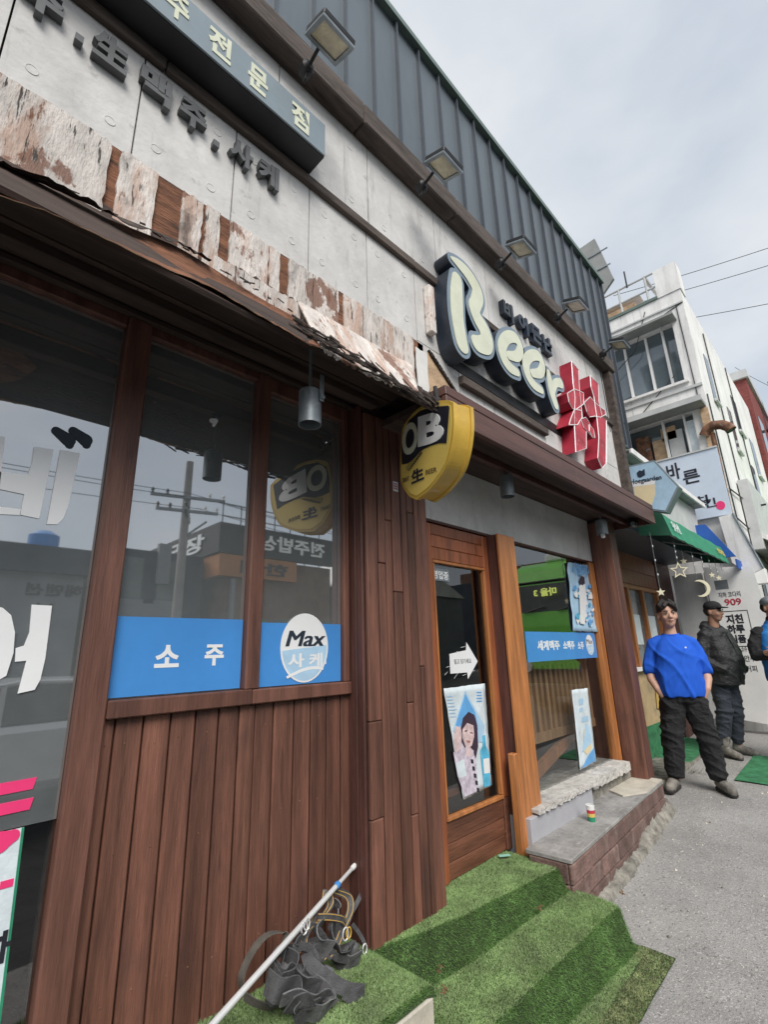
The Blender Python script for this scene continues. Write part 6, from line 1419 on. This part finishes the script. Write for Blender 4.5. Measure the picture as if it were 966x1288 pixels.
def person_black():
    px, py = 7.75, -.40; p = thing('person', (px, py, gz(px) + .01), 'person in black hooded jacket and black cap leaning back, hands in jacket pockets', 'person', rz=math.radians(-25)); p.rotation_euler = (math.radians(5), 0, math.radians(-25))
    p.scale = (1.06, 1.06, 1.06)
    mb = MB(); hc = (0, .01, 1.64); T = head(mb, hc, math.radians(8))
    chain(mb, [(0, .03, 1.58, .056), (0, .04, 1.46, .06)]); rings(mb, [(0, .03, 1.0, .13, .09), (0, .04, 1.40, .15, .09)])
    for s_ in (-1, 1): chain(mb, [(.10 * s_, 0, .9, .07), (.11 * s_, -.0, .5, .05), (.12 * s_, .0, .12, .04)]); hand(mb, (.16 * s_, -.10, .98), (-.6 * s_, -.1, -.2), (0, .3, 1), .8)
    remesh(mb.build('body', 'skin2', p, local=True), .008, 3); face_bits(p, T, 1.)
    cm = MB(); cm.ell(T(0, .012, .068), (.092, .104, .072)); cap = cm.build('cap', 'cloth_black', p, local=True, smooth=True)
    bm = MB(); bm.ell(T(0, -.10, .058), (.068, .070, .010)); bm.build('cap_peak', 'cloth_black', cap, local=True, smooth=True)
    hm = MB(); hm.ell(T(0, .035, .015), (.084, .085, .075)); remesh(hm.build('hair', 'hair', p, local=True), .01, 1, .012, .02)
    jm = MB(); rings(jm, [(0, -.02, .80, .21, .165), (0, -.04, .95, .215, .175), (0, -.05, 1.10, .21, .172), (0, -.02, 1.25, .205, .152), (0, .02, 1.38, .19, .12), (0, .04, 1.45, .12, .10)])
    for s_ in (-1, 1): chain(jm, [(.17 * s_, .04, 1.37, .075), (.235 * s_, .06, 1.20, .074), (.25 * s_, .05, 1.08, .068), (.215 * s_, -.06, 1.01, .060), (.165 * s_, -.14, .98, .052)])
    chain(jm, [(-.11, .08, 1.46, .055), (0, .13, 1.47, .065), (.11, .08, 1.46, .055)]); chain(jm, [(-.09, .02, 1.44, .042), (-.05, -.07, 1.40, .034), (.05, -.07, 1.40, .034), (.09, .02, 1.44, .042)])
    o = jm.build('jacket', 'jacket', p, local=True); remesh(o, .010, 4); bake(o, coat_fold)
    MB().tube([(0, -.105, 1.39), (0, -.175, 1.25), (0, -.222, 1.08), (0, -.205, .84)], .006, 5).build('zip', 'black', o, local=True)
    MB().lathe([(0, 0), (.012, 0), (.012, .004), (0, .004)], (.07, -.21, .93), 8, 0, (.2, -1, 0)).build('badge', 'vinyl', o, local=True)
    tm = MB(); rings(tm, [(0, 0, .78, .17, .125), (0, 0, .92, .17, .12)])
    for s_ in (-1, 1): chain(tm, [(.085 * s_, 0, .82, .105), (.095 * s_, -.03, .5, .088), (.11 * s_, .0, .26, .080), (.115 * s_, .01, .17, .072)])
    bake(remesh(tm.build('trousers', 'cloth_navy', p, local=True), .010, 4), leg_fold)
    boot(p, .125, .0, math.radians(14)); boot(p, -.125, -.02, math.radians(-8))
person_black()
def person_vest():
    px, py = 7.7, -1.13; p = thing('person', (px, py, gz(px) + .01), 'person in bright blue vest and grey cap with folded arms at the right edge', 'person', rz=math.radians(-62))
    p.scale = (1.06, 1.06, 1.06)
    mb = MB(); hc = (0, -.01, 1.64); T = head(mb, hc, math.radians(25))
    chain(mb, [(0, .01, 1.58, .056), (0, .02, 1.46, .06)]); rings(mb, [(0, .0, 1.0, .13, .09), (0, .01, 1.40, .15, .09)])
    for s_ in (-1, 1): chain(mb, [(.10 * s_, 0, .9, .07), (.11 * s_, -.0, .5, .05), (.12 * s_, .0, .12, .04)])
    hand(mb, (.10, -.215, 1.13), (.9, .1, .2), (0, 1, .2), .95); hand(mb, (-.12, -.235, 1.17), (-.9, .2, -.25), (0, 1, .1), .95)
    remesh(mb.build('body', 'skin2', p, local=True), .008, 3); face_bits(p, T, 1.)
    cm = MB(); cm.ell(T(0, .012, .068), (.091, .104, .070)); cap = cm.build('cap', 'lampgrey', p, local=True, smooth=True); MB().ell(T(0, -.10, .058), (.068, .068, .010)).build('cap_peak', 'lampgrey', cap, local=True, smooth=True)
    remesh(MB().ell(T(0, .035, .015), (.084, .085, .075)).build('hair', 'hair', p, local=True), .01, 1, .012, .02)
    sm = MB()
    for s_ in (-1, 1): chain(sm, [(.17 * s_, .02, 1.37, .078), (.255 * s_, .0, 1.22, .070), (.27 * s_, -.04, 1.12, .064), (.14 * s_, -.19, 1.13 + .02 * s_, .052), (-.06 * s_, -.225, 1.16 - .02 * s_, .045)])
    chain(sm, [(0, .02, 1.50, .07), (0, .02, 1.44, .10)]); bake(remesh(sm.build('dark_sleeves', 'cloth_black', p, local=True), .010, 3), coat_fold)
    vm = MB(); rings(vm, [(0, -.0, .84, .195, .155), (0, -.01, 1.0, .205, .165), (0, -.0, 1.2, .21, .155), (0, .01, 1.36, .195, .12), (0, .02, 1.46, .10, .09), (0, .02, 1.50, .085, .08)])
    bake(remesh(vm.build('vest', 'vest', p, local=True), .010, 4), coat_fold)
    tm = MB(); rings(tm, [(0, 0, .78, .17, .125), (0, 0, .92, .17, .12)])
    for s_ in (-1, 1): chain(tm, [(.085 * s_, 0, .82, .105), (.10 * s_, -.01, .5, .085), (.12 * s_, .0, .16, .072)])
    remesh(tm.build('trousers', 'cloth_maroon', p, local=True), .010, 3, .03, .09)
    boot(p, .125, .0, math.radians(14)); boot(p, -.125, -.02, math.radians(-8))
person_vest()

# ================================================================== ACROSS THE STREET (seen mirrored in the windows)
OF = lambda x: ((x, 0, 0), (-1, 0, 0), (0, 0, 1), (0, 1, 0))      # frame facing the shop, writing reads normally
oy = -10.0
ob = thing('opposite_block', (0, oy, 0), 'pale low block with small lettering across the street, mirrored in the leftmost window', 'building')
bx('wall', -4, 2.9, oy - 6, oy, -.5, 3.2, 'opp_white', ob); bx('roof', -4.2, 3.0, oy - 6, oy + .2, 3.2, 3.75, 'opp_dark', ob)
text(MB(), '해맨션', OF(0), -2.9, -1.9, 2.75, 3.0, -oy * -1 + .01, -oy * -1 + .03, bold=.02).build('lettering', 'ink', ob); text(MB(), '14', OF(0), -2.4, -2.1, 2.4, 2.6, oy + .01, oy + .03, bold=.02).build('lettering', 'ink', ob)
for k in range(4): bx('window', -3.5 + k * 1.5, -2.6 + k * 1.5, oy + .002, oy + .02, .9, 2.0, 'winglass', ob)
MB().lathe([(0, 3.75), (.3, 3.75), (.3, 4.15), (.15, 4.25), (0, 4.25)], (2.2, oy - .8, 0), 16).build('water_tank', 'blue', ob, smooth=True)
ob2 = thing('opposite_slate_building', (5, oy, 0), 'slate-coloured two-storey building with plain windows across the street, mirrored in the wider window', 'building')
bx('wall', 3.3, 5.7, oy - 6, oy - .3, -.5, 4.0, 'opp_dark', ob2); bx('pale_pier', 4.5, 4.8, oy - .35, oy - .2, 3.2, 4.2, 'opp_white', ob2)
for k in range(2):
    for j in range(2): bx('window', 3.6 + k * .95, 4.2 + k * .95, oy - .298, oy - .28, 1.2 + j * 1.6, 2.2 + j * 1.6, 'winglass', ob2); bx('sill', 3.55 + k * .95, 4.25 + k * .95, oy - .298, oy - .22, 1.1 + j * 1.6, 1.2 + j * 1.6, 'opp_white', ob2)
bx('shop_strip', 3.4, 4.9, oy - .29, oy - .1, 2.35, 2.7, 'opp_white', ob2)
ob3 = thing('opposite_corner_shop', (8, oy, 0), 'brown corner shop with black and orange signboards across the street, mirrored in both narrow windows', 'building')
bx('wall', 6.1, 9.6, oy - 7, oy + .2, -.5, 4.0, 'opp_brown', ob3); bx('black_signboard', 5.95, 9.6, oy + .2, oy + .4, 4.05, 4.85, 'opp_black', ob3); bx('black_side_board', 5.75, 5.949, oy - 6, oy + .4, 4.05, 4.85, 'opp_black', ob3)
bx('orange_signboard', 5.95, 8.2, oy + .202, oy + .38, 3.45, 4.02, 'opp_orange', ob3); bx('orange_side_board', 5.80, 5.949, oy - 5, oy + .38, 3.45, 4.02, 'opp_orange', ob3)
text(MB(), '전주밥상', OF(0), -9.2, -6.9, 4.25, 4.7, oy + .405, oy + .43, bold=.03).build('lettering', 'vinyl', ob3); text(MB(), '한식', OF(0), -7.9, -6.4, 3.55, 3.9, oy + .385, oy + .40, bold=.03).build('lettering', 'ink', ob3)
text(MB(), '청국장', ((5.74, 0, 0), (0, 1, 0), (0, 0, 1), (-1, 0, 0)), oy - 4.5, oy - .4, 4.2, 4.7, .0, .03, bold=.03).build('lettering', 'vinyl', ob3)
bx('white_drainpipe', 6.2, 6.3, oy + .25, oy + .35, .0, 3.4, 'opp_white', ob3)
for k in range(3): bx('shop_window', 6.5 + k * 1.1, 7.4 + k * 1.1, oy + .202, oy + .22, .5, 2.4, 'winglass', ob3)
fr3 = MB()
for x in np.arange(6.0, 9.6, .55): fr3.tube([(x, oy, 4.0), (x, oy, 5.5)], .02, 5)
for z in (5.15, 5.5): fr3.tube([(6.0, oy, z), (9.4, oy, z)], .02, 5)
fr3.build('roof_frame', 'lampgrey', ob3)
ob4 = thing('opposite_white_shop', (14, oy, 0), 'white gabled shop with wide wall lettering across the street, mirrored in the narrow window', 'building')
bx('wall', 9.8, 16.5, oy - 6, oy + .2, -.5, 3.449, 'opp_white', ob4); text(MB(), '전기수도영', OF(0), -13.6, -10.0, 2.7, 3.3, oy + .21, oy + .24, bold=.03).build('lettering', 'ink', ob4)
MB().prism([(9.62, 3.45), (16.6, 3.45), (13.1, 5.1)], ((0, 0, 0), (1, 0, 0), (0, 0, 1), (0, 1, 0)), oy - 5.9, oy + .3).build('gable_roof', 'white_wall', ob4)
ob5 = thing('opposite_long_row', (28, oy, 0), 'long low row of dark shopfronts farther up the opposite side', 'building')
for k, (x0, x1, h, m) in enumerate([(19.5, 25, 4.5, 'opp_dark'), (25.2, 31, 6., 'opp_brown'), (31.2, 40, 5., 'opp_white'), (40.2, 55, 7, 'opp_dark')]): bx('shopfront', x0, x1, oy - 6, oy, -.3, h, m, ob5)
ob6 = thing('opposite_far_left', (-9, oy, 0), 'grey house on the near side of the opposite row', 'building'); bx('house', -20, -4.6, oy - 6, oy, -.6, 3.4, 'opp_dark', ob6); bx('roof', -20, -4.5, oy - 6, oy + .3, 3.4, 3.8, 'opp_black', ob6)
# utility pole with cross arms
up_ = thing('utility_pole', (4.15, -8.0, 0), 'concrete utility pole with cross arms and insulators, mirrored in the wider window', 'utility pole')
MB().tube([(4.15, -8, -.3), (4.15, -8, 5.6)], [.11, .075], 12).build('post', 'polec', up_, smooth=True)
for z, L_, a in ((4.75, .75, .3), (4.45, .62, .3), (4.35, .6, -1.1)):
    d = np.array([math.cos(a), math.sin(a), 0]); c = np.array([4.15, -7.9, z]); MB().obox(c, d, (-d[1], d[0], 0), (0, 0, 1), L_, .03, .03).build('cross_arm', 'lampgrey', up_)
    for k in (-1, -.6, .6, 1): MB().lathe([(0, 0), (.035, 0), (.02, .05), (.04, .06), (.02, .11), (0, .12)], c + d * L_ * k * .95 + np.array([0, 0, .03]), 8).build('insulator', 'white' if k > 0 else 'black', up_)
MB().tube([(4.15, -7.95, 3.9), (4.6, -7.95, 4.3)], .025, 6).build('brace', 'lampgrey', up_)
for k, (z, y2) in enumerate([(4.85, -7.6), (4.55, -8.2), (4.8, -7.9)]):
    cable((4.15 + .3 * k, -7.9, z), (-14, y2, z + 1), .6, ['highest cable running left from the utility pole across the street', 'lowest cable running left from the utility pole across the street', 'middle cable running left from the utility pole across the street'][k]); cable((4.15 + .2 * k, -7.9, z), (26, y2, z + .8), .7, ['highest cable running right from the utility pole across the street', 'lowest cable running right from the utility pole across the street', 'middle cable running right from the utility pole across the street'][k])
# green minibus, front towards the camera
def bus():
    s = thing('green_minibus', (13.5, -3.0, .1), 'green minibus with dark windscreen and yellow route sign, mirrored in the right-hand window', 'bus')
    X0, X1, Y0, Y1 = 10.4, 17.4, -4.0, -1.95; zb = gz(10.4) - .10
    prof = [(X0 + .10, .45), (X0, .6), (X0, 1.80), (X0 + .10, 2.80), (X0 + .20, 3.15), (X0 + .55, 3.3), (X1 - .3, 3.3), (X1, 3.1), (X1, .45)]
    fr = ((0, Y0, zb), (1, 0, 0), (0, 0, 1), (0, 1, 0))
    MB().prism(prof, fr, 0, Y1 - Y0).build('body', 'busgreen', s, bevel=.06)
    n = math.atan2(.8, .12)
    wsv = [(X0 + .028, 2.13), (X0 + .055, 2.4), (X0 + .082, 2.74)]
    mb = MB()
    for y in (Y0 + .12, Y1 - .12):
        for x, z in wsv: mb.v.append((x - .0, y, z + zb))
    mb.f += [(0, 1, 4, 3), (1, 2, 5, 4)]; mb.m += [0, 0]; o = mb.build('windscreen', 'busglass', s); o.modifiers.new('t', 'SOLIDIFY').thickness = .02
    MB().tube([(X0 + .11, Y0 + .15, 2.80 + zb), (X0 + .11, Y1 - .15, 2.80 + zb)], .035, 6).build('upper_bar', 'black', s)
    MB().tube([(X0 - .0, -2.9, 2.12 + zb), (X0 + .0, -2.4, 2.24 + zb)], .015, 5).build('wiper', 'black', s); MB().tube([(X0 - .0, -3.7, 2.12 + zb), (X0 + .0, -3.2, 2.24 + zb)], .015, 5).build('wiper', 'black', s)
    tf = ((X0 - .0, 0, zb), (0, -1, 0), (0, 0, 1), (-1, 0, 0))
    text(MB(), '마을 3', tf, 2.85, 3.40, 2.46, 2.64, .02, .03, bold=.03).build('route_sign', 'led', s)
    MB().box(X0 + .5, X0 + 1.0, -3.3, -2.5, 3.3 + zb, 3.5 + zb).build('roof_box', 'white', s, bevel=.04)
    for y in (Y0 + .25, Y1 - .25): MB().lathe([(0, 0), (.12, 0), (.12, .03), (0, .04)], (X0 + .0, y, .95 + zb), 16, 0, (-1, 0, 0)).build('headlight', 'white', s)
    bx('bumper', X0 - .06, X0 + .1, Y0 + .02, Y1 - .02, .35 + zb, .58 + zb, 'black', s, .03); bx('lower_front_panel', X0 - .02, X0 + .02, Y0 + .03, Y1 - .03, .6 + zb, .9 + zb, 'black', s, .01)
    for x in (X0 + 1.1, X1 - 1.2):
        for y, sg in ((Y0 + .02, -1), (Y1 - .02, 1)):
            w_ = MB().lathe([(0, -.1), (.40, -.1), (.42, -.05), (.42, .1), (.30, .12), (0, .12)], (x, y, .36 + zb), 22, 0, (0, sg, 0)).build('wheel', 'sole', s, smooth=True); MB().lathe([(0, .13), (.24, .125), (.24, .12)], (x, y, .36 + zb), 16, 0, (0, sg, 0)).build('rim', 'lampgrey', w_, smooth=True)
    for k in range(5):
        for y in (Y0 - .006, Y1 + .006): bx('side_window', X0 + .5 + k * 1.1, X0 + 1.5 + k * 1.1, y - .008, y + .008, 1.7 + zb, 2.8 + zb, 'busglass', s)
bus()
# parked white car behind the camera
def car():
    cx, cy = 1.2, -6.1; z = gz(1.2) - .1; s = thing('parked_car', (cx, cy, z), 'white hatchback parked at the opposite kerb, mirrored in the leftmost window', 'car')
    fr = ((cx, cy - .82, z), (1, 0, 0), (0, 0, 1), (0, 1, 0))
    MB().prism([(-2.0, .32), (-2.05, .7), (-1.85, .92), (-1.0, 1.0), (1.55, 1.02), (1.95, .95), (2.05, .62), (2.0, .32)], fr, 0, 1.64).build('body', 'carwhite', s, bevel=.07)
    MB().prism([(-1.05, .99), (-.45, 1.42), (.1, 1.50), (1.0, 1.48), (1.5, 1.33), (1.78, 1.0)], fr, .12, 1.52).build('cabin', 'busglass', s, bevel=.05)
    MB().prism([(-.5, 1.43), (.1, 1.52), (1.0, 1.50), (1.5, 1.35), (1.45, 1.31), (1.0, 1.44), (.1, 1.46), (-.45, 1.38)], fr, .10, 1.54).build('roof', 'carwhite', s, bevel=.02)
    for x in (-.1, .75): MB().box(cx + x, cx + x + .06, cy - .72, cy + .72, z + 1.0, z + 1.46).build('pillar', 'carwhite', s)
    for x in (-1.3, 1.3):
        for y, sg in ((cy - .8, -1), (cy + .8, 1)):
            w_ = MB().lathe([(0, -.1), (.30, -.1), (.31, .02), (.22, .05), (0, .05)], (cx + x, y, z + .31), 20, 0, (0, sg, 0)).build('wheel', 'sole', s, smooth=True); MB().lathe([(0, .06), (.2, .055), (.2, .045)], (cx + x, y, z + .31), 14, 0, (0, sg, 0)).build('rim', 'lampgrey', w_, smooth=True)
    for y in (cy - .6, cy + .6): MB().ell((cx - 1.98, y, z + .72), (.08, .16, .08)).build('headlight', 'white', s, smooth=True)
car()
